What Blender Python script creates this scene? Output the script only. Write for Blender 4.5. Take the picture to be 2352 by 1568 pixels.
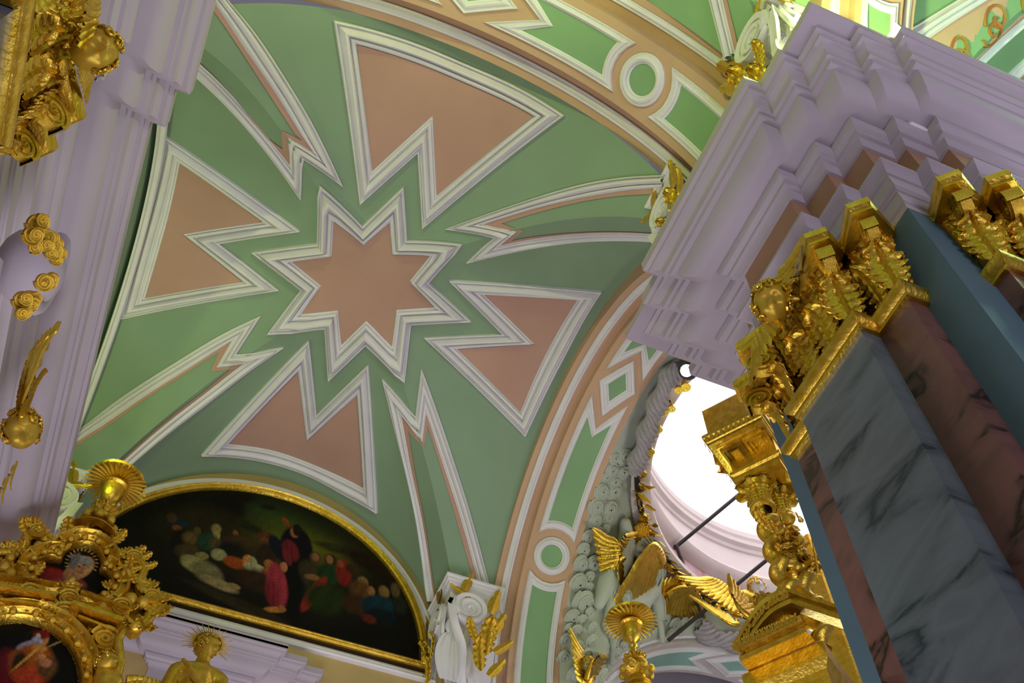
import bpy, bmesh, math, random
from mathutils import Vector, Matrix, geometry
random.seed(7)
for o in list(bpy.data.objects): bpy.data.objects.remove(o)
sc = bpy.context.scene
COL = sc.collection
# ------------------------------------------------------------------ camera
RT = ((-0.3813, -0.924421, -0.007508), (-0.781205, 0.317863, 0.537292), (-0.494297, 0.210735, -0.843363))
cam = bpy.data.cameras.new('camera'); cam_o = bpy.data.objects.new('camera', cam); COL.objects.link(cam_o)
cam.sensor_width = 36.0; cam.lens = 36.0*2422.12/2352
cam.clip_start = .05; cam.clip_end = 300
m = Matrix(RT).transposed().to_4x4(); m.translation = (0, 0, 1.6)
cam_o.matrix_world = m
sc.camera = cam_o
# ------------------------------------------------------------------ view and world
sc.view_settings.view_transform = 'Standard'; sc.view_settings.look = 'None'
sc.view_settings.gamma = 1; sc.view_settings.use_curve_mapping = False
sc.view_settings.exposure = -0.1
sc.cycles.max_bounces = 6; sc.cycles.diffuse_bounces = 3; sc.cycles.glossy_bounces = 3
sc.cycles.sample_clamp_indirect = 4
wd = bpy.data.worlds.new('world'); sc.world = wd; wd.use_nodes = True
wd.node_tree.nodes['Background'].inputs[0].default_value = (.60, .57, .72, 1)
wd.node_tree.nodes['Background'].inputs[1].default_value = 0.26
def light(name, kind, loc, energy, col, size=.3, target=None, spot=None, sy=None):
    l = bpy.data.lights.new(name, kind); l.energy = energy; l.color = col
    if kind == 'AREA':
        l.size = size
        if sy: l.shape = 'RECTANGLE'; l.size_y = sy
    elif kind in ('POINT', 'SPOT'): l.shadow_soft_size = size
    if kind == 'SPOT': l.spot_size = math.radians(spot or 90); l.spot_blend = .6
    o = bpy.data.objects.new(name, l); COL.objects.link(o); o.location = loc
    if target: o.rotation_euler = (Vector(target)-Vector(loc)).to_track_quat('-Z', 'Y').to_euler()
    return o
light('green_floodlight', 'POINT', (1.50, -4.27, 11.95), 420, (.80, 1, .30), .12)
light('bay_floodlight', 'POINT', (-.6, 2.12, 11.72), 700, (.86, 1, .24), .06)  # added out of view to turn the transverse arch yellow-green
light('cornice_floodlight', 'POINT', (8.6, 2.12, 11.72), 100, (.80, 1, .16), .06)
light('nave_floodlight', 'POINT', (.6, -7.5, 12.3), 130, (.55, 1, .62), .3)
light('dome_window_light', 'AREA', (8.1, -9.85, 22.5), 230, (1, .95, .93), 3.5, (8.1, -9.85, 10))
light('crossing_floodlight', 'POINT', (9.4, -8.2, 11.0), 110, (.92, 1, .80), .5)
light('floor_uplight', 'AREA', (8.0, -1.0, 2.2), 430, (.94, .91, 1), 5, (8.0, -1.0, 12), sy=5)  # added unseen fill, like floor bounce, lifting ceiling and cornice undersides
light('window_left', 'AREA', (-5, 5, 6), 420, (.88, .85, 1), 4, (5, -3, 11), sy=5)  # added unseen area light in place of windows, for the pier cornice
light('window_right', 'AREA', (1.5, -9.5, 4.5), 330, (.90, .86, 1), 3, (6, 2.2, 9.5), sy=4)  # added unseen area light to brighten the left entablature
light('window_behind', 'AREA', (-8, -4, 5), 420, (.88, .80, 1), 4, (6, -2, 10), sy=5)  # added unseen lavender fill from behind, for cornice coves and gilt reflections
# ------------------------------------------------------------------ helpers
def U(x, y, z): return (10*x, 10*y, 10*z+1.6)
def V3(p): return Vector(p)
def finish(o, parent=None, **kw):
    COL.objects.link(o)
    if parent: o.parent = parent
    for k, v in kw.items(): o[k] = v
    return o
def empty(name, label=None, cat=None, group=None, kind=None, loc=(0, 0, 0)):
    o = bpy.data.objects.new(name, None); COL.objects.link(o); o.location = loc
    o.empty_display_size = .1
    tag(o, label, cat, group, kind); return o
def tag(o, label=None, cat=None, group=None, kind=None):
    if label: o['label'] = label
    if cat: o['category'] = cat
    if group: o['group'] = group
    if kind: o['kind'] = kind
    return o
class MB:
    def __init__(s): s.v = []; s.f = []; s.c = []
    def add(s, vs, fs):
        n = len(s.v); s.v += [tuple(v) for v in vs]; s.f += [tuple(n+i for i in f) for f in fs]
        return s
    def grid(s, rows, closed=False, flip=False):
        n = len(s.v); w = len(rows[0])
        for r in rows: s.v += [tuple(p) for p in r]
        for i in range(len(rows)-1):
            for j in range(w if closed else w-1):
                k = (j+1) % w
                q = (n+i*w+j, n+i*w+k, n+(i+1)*w+k, n+(i+1)*w+j)
                s.f.append(q[::-1] if flip else q)
        return s
    def box(s, a, b):
        (x0, y0, z0), (x1, y1, z1) = a, b
        s.add([(x0,y0,z0),(x1,y0,z0),(x1,y1,z0),(x0,y1,z0),(x0,y0,z1),(x1,y0,z1),(x1,y1,z1),(x0,y1,z1)],
              [(0,3,2,1),(4,5,6,7),(0,1,5,4),(1,2,6,5),(2,3,7,6),(3,0,4,7)]); return s
    def xform(s, M, start=0):
        s.v[start:] = [tuple(M @ Vector(v)) for v in s.v[start:]]; return s
    def mesh(s, name, mat, smooth=30, recalc=True):
        me = bpy.data.meshes.new(name); me.from_pydata(s.v, [], s.f)
        if recalc:
            b = bmesh.new(); b.from_mesh(me)
            bmesh.ops.remove_doubles(b, verts=b.verts, dist=1e-5)
            bmesh.ops.recalc_face_normals(b, faces=b.faces); b.to_mesh(me); b.free()
        for mm in (mat if isinstance(mat, (list, tuple)) else [mat]): me.materials.append(mm)
        if smooth:
            me.polygons.foreach_set('use_smooth', [True]*len(me.polygons))
            try: me.set_sharp_from_angle(angle=math.radians(smooth))
            except Exception: pass
        me.update(); return me
    def build(s, name, mat, parent=None, smooth=30, recalc=True, **kw):
        me = s.mesh(name, mat, smooth, recalc)
        return finish(bpy.data.objects.new(name, me), parent, **kw)
def circle_pts(c, a, b, r, n, ph=0): return [c + a*(r*math.cos(2*math.pi*i/n+ph)) + b*(r*math.sin(2*math.pi*i/n+ph)) for i in range(n)]
def tube(mb, path, rad, n=8, cap=True):
    path = [Vector(p) for p in path]; N = len(path)
    if not isinstance(rad, (list, tuple)): rad = [rad]*N
    up = Vector((0, 0, 1)); rows = []
    prev = None
    for i, p in enumerate(path):
        t = (path[min(i+1, N-1)]-path[max(i-1, 0)]).normalized()
        if prev is None:
            a = t.cross(up)
            if a.length < .1: a = t.cross(Vector((1, 0, 0)))
            a.normalize()
        else:
            a = prev-t*prev.dot(t); a.normalize()
        prev = a; b = t.cross(a)
        rows.append(circle_pts(p, a, b, rad[i], n))
    mb.grid(rows, closed=True)
    if cap:
        k = len(mb.v)-N*n
        mb.f.append(tuple(k+j for j in range(n))[::-1]); mb.f.append(tuple(k+(N-1)*n+j for j in range(n)))
    return mb
def lathe(mb, prof, M, n=20):
    rows = [[M @ Vector((r*math.cos(2*math.pi*j/n), r*math.sin(2*math.pi*j/n), z)) for j in range(n)] for r, z in prof]
    mb.grid(rows, closed=True)
    return mb
def ball(mb, c, r, M=None, nu=10, nv=7):
    c = Vector(c); r = r if isinstance(r, (tuple, list)) else (r, r, r)
    rows = []
    for i in range(nv+1):
        a = -math.pi/2+math.pi*i/nv
        row = [Vector((r[0]*math.cos(a)*math.cos(2*math.pi*j/nu), r[1]*math.cos(a)*math.sin(2*math.pi*j/nu), r[2]*math.sin(a))) for j in range(nu)]
        rows.append([(M @ q if M else q)+c for q in row])
    mb.grid(rows, closed=True); return mb
def frame(o, x, y, z):  # matrix from origin and axes
    M = Matrix((x, y, z)).transposed().to_4x4(); M.translation = Vector(o); return M
def resample(pts, n):
    pts = [Vector(p) for p in pts]; L = [0]
    for a, b in zip(pts, pts[1:]): L.append(L[-1]+(b-a).length)
    out = []; k = 0
    for i in range(n):
        t = L[-1]*i/n
        while k < len(pts)-2 and L[k+1] < t: k += 1
        d = L[k+1]-L[k]
        out.append(pts[k].lerp(pts[k+1], (t-L[k])/d if d > 0 else 0))
    return out
def smooth_leg(pts, sub=5):   # Catmull-Rom through traced points
    if len(pts) < 3: return pts
    P = [Vector(p) for p in pts]; P = [P[0]*2-P[1]]+P+[P[-1]*2-P[-2]]; out = []
    for i in range(1, len(P)-2):
        for k in range(sub):
            t = k/sub; a, b, c, d = P[i-1:i+3]
            out.append(.5*((2*b)+(c-a)*t+(2*a-5*b+4*c-d)*t*t+(3*b-a-3*c+d)*t**3))
    out.append(P[-2]); return out
def loops(A, B, step, closed=True):
    """A, B: lists of legs (2D points). Returns equally sampled rings."""
    ra, rb = [], []; n = len(A)
    for i in range(n):
        j = closed or i < n-1
        la = smooth_leg(A[i]+([A[(i+1) % n][0]] if j else []))
        lb = smooth_leg(B[i]+([B[(i+1) % n][0]] if j else []))
        L = sum((Vector(q)-Vector(p)).length for p, q in zip(la, la[1:]))
        k = max(2, int(L/step))
        ra += resample(la, k); rb += resample(lb, k)
        if not closed and i == n-1: ra.append(Vector(la[-1])); rb.append(Vector(lb[-1]))
    return ra, rb
PROF = [(0, -.02), (0, .040), (.05, .048), (.09, .040), (.115, .012), (.19, .006), (.215, .034), (.27, .066), (.36, .092), (.46, .094), (.55, .076), (.605, .05), (.61, .014), (.70, .008),
        (.715, .044), (.79, .054), (.885, .046), (.90, .014), (1, .008), (1, -.02)]
def mould(name, A, B, surf, mat, parent, step=.16, closed=True, prof=PROF, hs=1.15, **kw):
    ra, rb = loops(A, B, step, closed)
    rows = []
    for s, h in prof:
        row = []
        for a, b in zip(ra, rb):
            q = a.lerp(b, s); P, N = surf(q[0], q[1]); row.append(P+N*h*hs)
        rows.append(row)
    mb = MB(); mb.grid(rows, closed=closed)
    return mb.build(name, mat, parent, 28, **kw)
def fill(name, outline, surf, mat, parent, h, step=.3, scale=(1, 1), extra=(), **kw):
    n = len(outline)
    pts = [Vector((p[0], p[1])) for p in outline]
    xs = [p[0] for p in pts]; ys = [p[1] for p in pts]
    def inside(x, y):
        c = False
        for i in range(n):
            a, b = pts[i-1], pts[i]
            if (a[1] > y) != (b[1] > y) and x < (b[0]-a[0])*(y-a[1])/(b[1]-a[1])+a[0]: c = not c
        return c
    allp = list(pts); sx, sy = step/scale[0], step/scale[1]
    x = min(xs)+sx*.5
    while x < max(xs):
        y = min(ys)+sy*.5
        while y < max(ys):
            if inside(x, y): allp.append(Vector((x, y)))
            y += sy
        x += sx
    for e in extra:
        if inside(*e): allp.append(Vector(e))
    vs, es, fs, *_ = geometry.delaunay_2d_cdt(allp, [(i, (i+1) % n) for i in range(n)], [], 0, 1e-4)
    out = []
    for f in fs:
        cx = sum(vs[i][0] for i in f)/3; cy = sum(vs[i][1] for i in f)/3
        if inside(cx, cy): out.append(f)
    mb = MB(); vv = []
    for v in vs:
        P, N = surf(v[0], v[1]); vv.append(P+N*h)
    mb.add(vv, out)
    return mb.build(name, mat, parent, 25, recalc=False, **kw)
# ------------------------------------------------------------------ materials
def mat(name, col, rough=.7, metal=0, var=.08, bump=.0, bscale=30, nscale=2.0, spec=.3, col2=None, ndet=4):
    m = bpy.data.materials.new(name); m.use_nodes = True; nt = m.node_tree; N = nt.nodes; L = nt.links
    b = N['Principled BSDF']; b.inputs['Roughness'].default_value = rough; b.inputs['Metallic'].default_value = metal
    b.inputs['Specular IOR Level'].default_value = spec
    tc = N.new('ShaderNodeTexCoord'); no = N.new('ShaderNodeTexNoise'); no.inputs['Scale'].default_value = nscale; no.inputs['Detail'].default_value = ndet
    L.new(tc.outputs['Object'], no.inputs['Vector'])
    r = N.new('ShaderNodeValToRGB'); L.new(no.outputs['Fac'], r.inputs[0])
    c2 = col2 or tuple(min(1, c*(1+var)) for c in col); c1 = tuple(c*(1-var) for c in col) if not col2 else col
    r.color_ramp.elements[0].color = (*c1, 1); r.color_ramp.elements[1].color = (*c2, 1)
    r.color_ramp.elements[0].position = .35; r.color_ramp.elements[1].position = .65
    L.new(r.outputs[0], b.inputs['Base Color'])
    if bump:
        n2 = N.new('ShaderNodeTexNoise'); n2.inputs['Scale'].default_value = bscale; n2.inputs['Detail'].default_value = 5
        L.new(tc.outputs['Object'], n2.inputs['Vector'])
        bu = N.new('ShaderNodeBump'); bu.inputs['Strength'].default_value = bump; bu.inputs['Distance'].default_value = .02
        L.new(n2.outputs['Fac'], bu.inputs['Height']); L.new(bu.outputs[0], b.inputs['Normal'])
    return m
def lin(r, g, b): return tuple(((c/255+.055)/1.055)**2.4 if c > 10 else c/255/12.92 for c in (r, g, b))
M_green = mat('green_distemper', lin(140, 166, 138), .85, var=.05, nscale=.8)
M_green2 = mat('green_panel_paint', lin(136, 174, 130), .8, var=.05, nscale=.8)
M_orange = mat('salmon_distemper', lin(194, 154, 138), .85, var=.05, nscale=.8)
M_tan = mat('arch_ochre_paint', lin(204, 168, 138), .85, var=.05, nscale=.9)
M_scroll = mat('painted_scroll_brown', lin(176, 110, 60), .8, col2=lin(150, 140, 60))
M_ochre = mat('lunette_wall_paint', lin(190, 165, 110), .85, var=.05)
M_white = mat('white_plaster', lin(232, 230, 234), .6, var=.03, nscale=3)
M_lilac = mat('lilac_white_plaster', lin(184, 174, 184), .6, var=.03, nscale=1.2)
M_frieze = mat('frieze_brown_paint', lin(172, 130, 110), .8, var=.04)
M_teal = mat('teal_wall_paint', lin(86, 112, 126), .6, var=.04)
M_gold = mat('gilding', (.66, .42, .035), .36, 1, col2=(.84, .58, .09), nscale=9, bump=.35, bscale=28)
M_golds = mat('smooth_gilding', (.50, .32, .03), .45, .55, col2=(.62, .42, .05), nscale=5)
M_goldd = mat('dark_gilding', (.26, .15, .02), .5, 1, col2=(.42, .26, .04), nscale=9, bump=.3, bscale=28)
M_stucco = mat('stucco_grey_green', lin(186, 194, 180), .7, var=.05, nscale=4)
M_iron = mat('dark_iron', lin(70, 66, 70), .5, .6)
def marble(name, base, vein, scale=.35, rot=(0, 0, 0), stretch=(1, 1, 3.2), thin=.5, rough=.25):
    m = bpy.data.materials.new(name); m.use_nodes = True; nt = m.node_tree; N = nt.nodes; L = nt.links
    b = N['Principled BSDF']; b.inputs['Roughness'].default_value = rough; b.inputs['Specular IOR Level'].default_value = .45
    tc = N.new('ShaderNodeTexCoord'); mp = N.new('ShaderNodeMapping'); mp.inputs['Rotation'].default_value = rot; mp.inputs['Scale'].default_value = stretch
    L.new(tc.outputs['Object'], mp.inputs[0])
    n = N.new('ShaderNodeTexNoise'); n.inputs['Scale'].default_value = scale*3; n.inputs['Detail'].default_value = 7; n.inputs['Distortion'].default_value = .8
    L.new(mp.outputs[0], n.inputs['Vector'])
    r = N.new('ShaderNodeValToRGB'); e = r.color_ramp.elements
    e[0].position = .30; e[0].color = (*base, 1)
    e[1].position = .74; e[1].color = (*base, 1)
    for p, c in ((.47, tuple(x*1.25 for x in base)), (.56, base), (.605, tuple(a*.5+b_*.5 for a, b_ in zip(base, vein))), (.63, vein), (.68, tuple(a*.6+b_*.4 for a, b_ in zip(base, vein)))):
        q = e.new(p); q.color = (*c, 1)
    L.new(n.outputs['Fac'], r.inputs[0])
    n3 = N.new('ShaderNodeTexNoise'); n3.inputs['Scale'].default_value = scale*1.3; n3.inputs['Detail'].default_value = 3
    L.new(mp.outputs[0], n3.inputs['Vector'])
    mx = N.new('ShaderNodeMix'); mx.data_type = 'RGBA'; mx.blend_type = 'MULTIPLY'
    rr = N.new('ShaderNodeValToRGB'); rr.color_ramp.elements[0].position = .3; rr.color_ramp.elements[0].color = (.72, .72, .74, 1); rr.color_ramp.elements[1].position = .7
    L.new(n3.outputs['Fac'], rr.inputs[0]); mx.inputs[0].default_value = 1
    L.new(r.outputs[0], mx.inputs[6]); L.new(rr.outputs[0], mx.inputs[7]); L.new(mx.outputs[2], b.inputs['Base Color'])
    return m
M_marw = marble('grey_white_marble', lin(98, 106, 112), lin(42, 56, 66), .30, (.35, .75, 0), (1, 1, 3.0))
M_marp = marble('pink_marble', lin(116, 78, 72), lin(40, 20, 18), .5, (.5, -.5, .3), (1, 1, 2.0))
# ------------------------------------------------------------------ vault bays
VB = (7.985, -1.04, 4.04, 3.28, 10.9, 4.47)
def bay(mirx=False, miry=False):
    fx = (lambda x: 6.529-x) if mirx else (lambda x: x)
    fy = (lambda y: -10.07-y) if miry else (lambda y: y)
    xc, yc = fx(VB[0]), fy(VB[1])
    def surf(x, y):
        X, Y = fx(x), fy(y)
        u, v = (X-xc)/VB[2], (Y-yc)/VB[3]
        a, b = max(0, 1-u*u), max(0, 1-v*v)
        if a > b: g = math.sqrt(max(a, .01)); z = VB[4]+VB[5]*math.sqrt(a); n = Vector((-VB[5]*u/g/VB[2], 0, -1)); 
        else: g = math.sqrt(max(b, .01)); z = VB[4]+VB[5]*math.sqrt(b); n = Vector((0, -VB[5]*v/g/VB[3], -1))
        return Vector((X, Y, z)), n.normalized()
    return surf, fx, fy, xc, yc
def webs(parent, surf_info, mats):
    surf, fx, fy, xc, yc = surf_info; mx = 1 if fx(1) < fx(2) else -1; my = 1 if fy(1) < fy(2) else -1
    nt, ns = 28, 44
    for k, (sx, sy) in enumerate(((1, 0), (-1, 0), (0, 1), (0, -1))):
        tm = {(1, 0): 1.016, (-1, 0): .971, (0, 1): 1.06, (0, -1): 1.036}[(sx*mx, sy*my)]
        rows = []
        for i in range(nt+1):
            t = tm*i/nt; row = []
            for j in range(ns+1):
                s = math.sin(math.pi/2*(-1+2*j/ns))
                d = t*s
                z = VB[4]+VB[5]*math.sqrt(max(0, 1-d*d))
                if sx: p = (xc+sx*t*VB[2], yc+d*VB[3], z)
                else: p = (xc+d*VB[2], yc+sy*t*VB[3], z)
                row.append(p)
            rows.append(row)
        mb = MB(); mb.grid(rows); mb.build('vault_web', mats, parent, 40)
T2 = lambda L: [[(p[0], p[1]) for p in leg] for leg in L]
def unpack(pts, counts):
    out = []; i = 0
    for c in counts: out.append([(p[0], p[1]) for p in pts[i:i+c]]); i += c
    return out
STAR_O = unpack([(6.535,0.09,15.096),(7.035,-0.676,15.342),(6.234,-1.028,15.37),(7.011,-1.361,15.349),(6.659,-2.099,15.131),(7.549,-1.881,15.344),(7.953,-2.718,15.37),(8.343,-1.888,15.352),(9.268,-2.119,15.139),(8.961,-1.369,15.347),(9.841,-1.025,15.37),(8.899,-0.677,15.343),(9.224,0.101,15.155),(8.389,-0.155,15.348),(8.06,0.682,15.369),(7.548,-0.16,15.344)], [1]*16)
STAR_I = unpack([(7.078,-0.278,15.256),(7.336,-0.794,15.357),(6.856,-1.029,15.37),(7.326,-1.235,15.362),(7.09,-1.741,15.267),(7.643,-1.613,15.354),(7.938,-2.114,15.37),(8.191,-1.597,15.364),(8.794,-1.735,15.28),(8.545,-1.235,15.362),(9.114,-1.017,15.37),(8.528,-0.776,15.356),(8.758,-0.289,15.288),(8.221,-0.423,15.362),(8.002,0.094,15.37),(7.682,-0.419,15.357)], [1]*16)
PANELS = [
 (unpack([(4.202,0.563,14.8),(4.221,-0.005,15.142),(4.238,-0.477,15.304),(4.265,-1.222,15.363),(4.242,-2.01,15.17),(4.247,-2.611,14.824),(6.736,-1.5,15.326),(5.688,-1.042,15.37),(6.709,-0.535,15.317)], [5,1,1,1,1]),
  unpack([(4.456,0.209,15.033),(4.481,-0.337,15.266),(4.509,-1.248,15.361),(4.49,-1.925,15.204),(4.482,-2.275,15.041),(6.176,-1.508,15.324),(5.101,-1.048,15.37),(6.157,-0.54,15.318)], [4,1,1,1,1])),
 (unpack([(6.631,2.199,15.112),(7.441,0.13,15.329),(8.102,1.159,15.368),(8.516,0.142,15.331),(9.672,2.191,14.962),(8.68,2.233,15.303),(7.653,2.217,15.355)], [1,1,1,1,3]),
  unpack([(7.008,1.953,15.237),(7.516,0.664,15.34),(8.159,1.685,15.366),(8.573,0.672,15.322),(9.276,1.935,15.136),(8.572,1.94,15.323),(7.895,1.938,15.369)], [1,1,1,1,3])),
 (unpack([(11.633,0.468,14.869),(9.176,-0.517,15.313),(10.548,-1.048,15.37),(9.269,-1.512,15.323),(11.747,-2.538,14.877),(11.838,-1.973,15.186),(11.804,-1.282,15.358),(11.761,-0.627,15.334),(11.703,-0.018,15.147)], [1,1,1,1,5]),
  unpack([(11.419,0.122,15.08),(9.823,-0.529,15.315),(11.138,-1.051,15.37),(9.911,-1.532,15.319),(11.493,-2.179,15.092),(11.541,-1.646,15.293),(11.54,-1.202,15.365),(11.48,-0.552,15.32),(11.454,-0.207,15.224)], [1,1,1,1,5])),
 (unpack([(7.384,-2.148,15.32),(6.59,-4.258,15.095),(7.214,-4.279,15.288),(7.912,-4.3,15.369),(8.587,-4.288,15.32),(9.087,-4.268,15.2),(9.478,-4.241,15.053),(8.489,-2.149,15.335),(7.993,-3.249,15.37)], [1,5,1,1,1]),
  unpack([(7.427,-2.721,15.327),(6.906,-4.022,15.207),(7.574,-4.016,15.347),(8.162,-4.011,15.366),(8.665,-4.015,15.306),(9.14,-4.021,15.183),(8.495,-2.7,15.334),(7.979,-3.786,15.37)], [1,4,1,1,1]))]
# corner "comet" strips: outer, inner and painted inner line, each as legs A->tip1->apex->tip2->B
COMETS = [
 (unpack([(3.64,1.871,12.961),(4.006,1.653,13.452),(4.457,1.32,14.005),(5.037,0.891,14.513),(5.628,0.43,14.896),(6.504,-0.232,15.232),(6.171,0.393,14.921),(6.902,0.252,15.206),(6.342,0.792,14.984),(5.856,1.28,14.699),(5.52,1.637,14.441),(5.299,1.884,14.239),(5.075,2.143,14.001)], [5,1,1,6]),
  unpack([(3.644,1.951,12.736),(4.055,1.732,13.289),(4.641,1.381,13.916),(5.169,1.004,14.396),(5.761,0.558,14.804),(6.056,0.298,14.981),(5.864,0.651,14.73),(6.353,0.533,14.989),(5.957,0.929,14.766),(5.587,1.29,14.498),(5.224,1.612,14.163),(4.994,1.833,13.905),(4.772,2.058,13.609)], [5,1,1,6]),
  unpack([(3.658,1.974,12.664),(4.101,1.749,13.253),(4.682,1.402,13.884),(5.205,1.05,14.346),(5.773,0.617,14.758),(5.898,0.479,14.862),(5.77,0.752,14.644),(6.105,0.678,14.856),(5.94,0.981,14.755),(5.548,1.329,14.465),(5.185,1.635,14.122),(4.963,1.844,13.867),(4.73,2.071,13.548)], [5,1,1,6])),
 (unpack([(12.105,-3.642,13.621),(11.987,-3.556,13.767),(11.29,-3.117,14.36),(10.69,-2.689,14.764),(10.078,-2.243,15.059),(9.407,-1.796,15.25),(9.689,-2.461,14.953),(8.975,-2.286,15.234),(9.912,-3.1,14.829),(10.554,-3.681,14.35),(11.28,-4.351,13.486),(11.374,-4.449,13.334)], [5,1,1,5]),
  unpack([(11.952,-3.704,13.507),(11.842,-3.621,13.659),(11.186,-3.184,14.283),(10.607,-2.762,14.704),(10.214,-2.514,14.893),(9.83,-2.28,15.038),(9.998,-2.705,14.776),(9.603,-2.608,14.996),(10.172,-3.108,14.658),(10.76,-3.669,14.149),(11.288,-4.173,13.474),(11.39,-4.28,13.306)], [5,1,1,5]),
  unpack([(11.911,-3.72,13.477),(11.806,-3.636,13.632),(11.146,-3.21,14.252),(10.686,-2.884,14.597),(10.4,-2.7,14.755),(9.978,-2.457,14.931),(10.065,-2.754,14.732),(9.762,-2.694,14.915),(10.168,-3.046,14.661),(10.815,-3.633,14.09),(11.295,-4.109,13.462),(11.399,-4.212,13.29)], [5,1,1,5])),
 (unpack([(4.016,-3.764,13.391),(4.183,-3.641,13.623),(4.781,-3.185,14.281),(5.448,-2.698,14.757),(6.039,-2.246,15.057),(6.589,-1.793,15.25),(6.305,-2.438,14.965),(6.971,-2.266,15.227),(6.449,-2.787,15.034),(5.754,-3.492,14.627),(5.167,-4.159,14.103),(5.021,-4.354,13.938)], [5,1,1,5]),
  unpack([(4.156,-3.796,13.325),(4.352,-3.66,13.59),(4.994,-3.202,14.261),(5.581,-2.753,14.712),(5.904,-2.504,14.9),(6.219,-2.25,15.055),(6.033,-2.68,14.814),(6.417,-2.585,15.02),(6.157,-2.833,14.886),(5.602,-3.415,14.51),(5.068,-4.015,13.993),(4.905,-4.211,13.793)], [5,1,1,5]),
  unpack([(4.216,-3.805,13.304),(4.434,-3.655,13.598),(5.03,-3.218,14.243),(5.634,-2.775,14.693),(5.85,-2.611,14.824),(6.056,-2.455,14.933),(5.959,-2.748,14.767),(6.247,-2.685,14.935),(6.066,-2.86,14.833),(5.573,-3.4,14.486),(5.049,-4.003,13.97),(4.886,-4.191,13.768)], [5,1,1,5])),
 (unpack([(11.117,2.36,13.724),(10.986,2.178,13.892),(10.562,1.795,14.343),(9.964,1.222,14.797),(9.421,0.723,15.078),(8.98,0.268,15.232),(9.627,0.432,14.984),(9.396,-0.192,15.218),(9.943,0.213,15.031),(10.539,0.646,14.734),(11.032,1.068,14.324),(11.487,1.464,13.787),(11.611,1.551,13.641)], [5,1,1,6]),
  unpack([(11.221,2.291,13.576),(11.06,2.108,13.799),(10.848,1.854,14.053),(10.428,1.445,14.46),(9.978,1.006,14.788),(9.468,0.557,15.058),(9.88,0.646,14.848),(9.734,0.281,14.992),(10.018,0.491,14.853),(10.302,0.694,14.695),(10.784,1.11,14.276),(11.335,1.564,13.618),(11.416,1.635,13.487)], [5,1,1,6]),
  unpack([(11.244,2.275,13.541),(11.089,2.085,13.762),(10.879,1.829,14.019),(10.463,1.43,14.43),(10.05,1.024,14.742),(9.667,0.678,14.964),(9.951,0.71,14.805),(9.848,0.444,14.886),(10.032,0.574,14.791),(10.266,0.734,14.66),(10.739,1.142,14.237),(11.29,1.586,13.578),(11.364,1.66,13.438)], [5,1,1,6]))]
def decorate(parent, info, panel_ids=(0, 1, 2, 3), comet_ids=(0, 1, 2, 3), star=True, orn=False):
    surf, fx, fy, xc, yc = info
    def diag():
        return [(VB[0]+a*t*VB[2], VB[1]+b*t*VB[3]) for a in (-1, 1) for b in (-1, 1) for t in [i/60 for i in range(1, 60)]]
    ex = diag()
    def flat(legs): return [Vector(p) for p in loops(legs, legs, .16)[0]]
    if star:
        mould('star_moulding', STAR_O, STAR_I, surf, M_white, parent, hs=1.5)
        fill('star_field', flat(STAR_I), surf, M_orange, parent, .02)
    for i in panel_ids:
        o, n = PANELS[i]
        mould('panel_moulding', o, n, surf, M_white, parent)
        fill('panel_field', flat(n), surf, M_orange, parent, .02)
    for i in comet_ids:
        o, n, s = COMETS[i]
        mould('rib_moulding', o, n, surf, M_white, parent, closed=False, hs=.8)
        ra, rb = loops(n, s, .16, False)
        mb = MB(); rows = []
        for w in (0, .5, 1):
            rows.append([surf(*a.lerp(b, w))[0]+surf(*a.lerp(b, w))[1]*.012 for a, b in zip(ra, rb)])
        mb.grid(rows).build('painted_stripe', M_orange, parent, 30)
        if orn:
            fill('rib_field', rb, surf, M_tan, parent, .012)
            m_ = len(rb); mid = [(rb[k]+rb[-1-k])/2 for k in range(0, m_//2, 2)]
            for q in range(0, len(mid)-1, 2):
                c = mid[q]; w = (rb[q*2]-rb[-1-q*2]).length*.30; e = MB()
                for sg in (1, -1):
                    pts_ = []
                    for a in range(26):
                        t = a/25; r = w*(1-t)**.8; an = t*8*sg+q
                        P_, N_ = surf(c[0]+sg*w*.4+r*math.cos(an), c[1]+r*math.sin(an)); pts_.append(P_+N_*.014)
                    tube(e, pts_, .022, 4)
                e.build('painted_scroll', M_scroll, parent, 40, kind='stuff')
ceiling = empty('ceiling', 'green groin vault with a salmon eight-pointed star in white mouldings', kind='structure')
info = bay(); webs(ceiling, info, M_green); decorate(ceiling, info)
ceiling2 = empty('ceiling', 'brightly lit green vault of the next bay behind the big white scroll bracket', kind='structure')
info2 = bay(True); webs(ceiling2, info2, M_green2); decorate(ceiling2, info2, (0, 3), (0, 2), False)
ceiling3 = empty('ceiling', 'teal green nave vault at the upper right corner', kind='structure')
info3 = bay(True, True); webs(ceiling3, info3, M_green2); decorate(ceiling3, info3, (0, 1, 2, 3), (0, 1, 2, 3), False, True)
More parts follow.
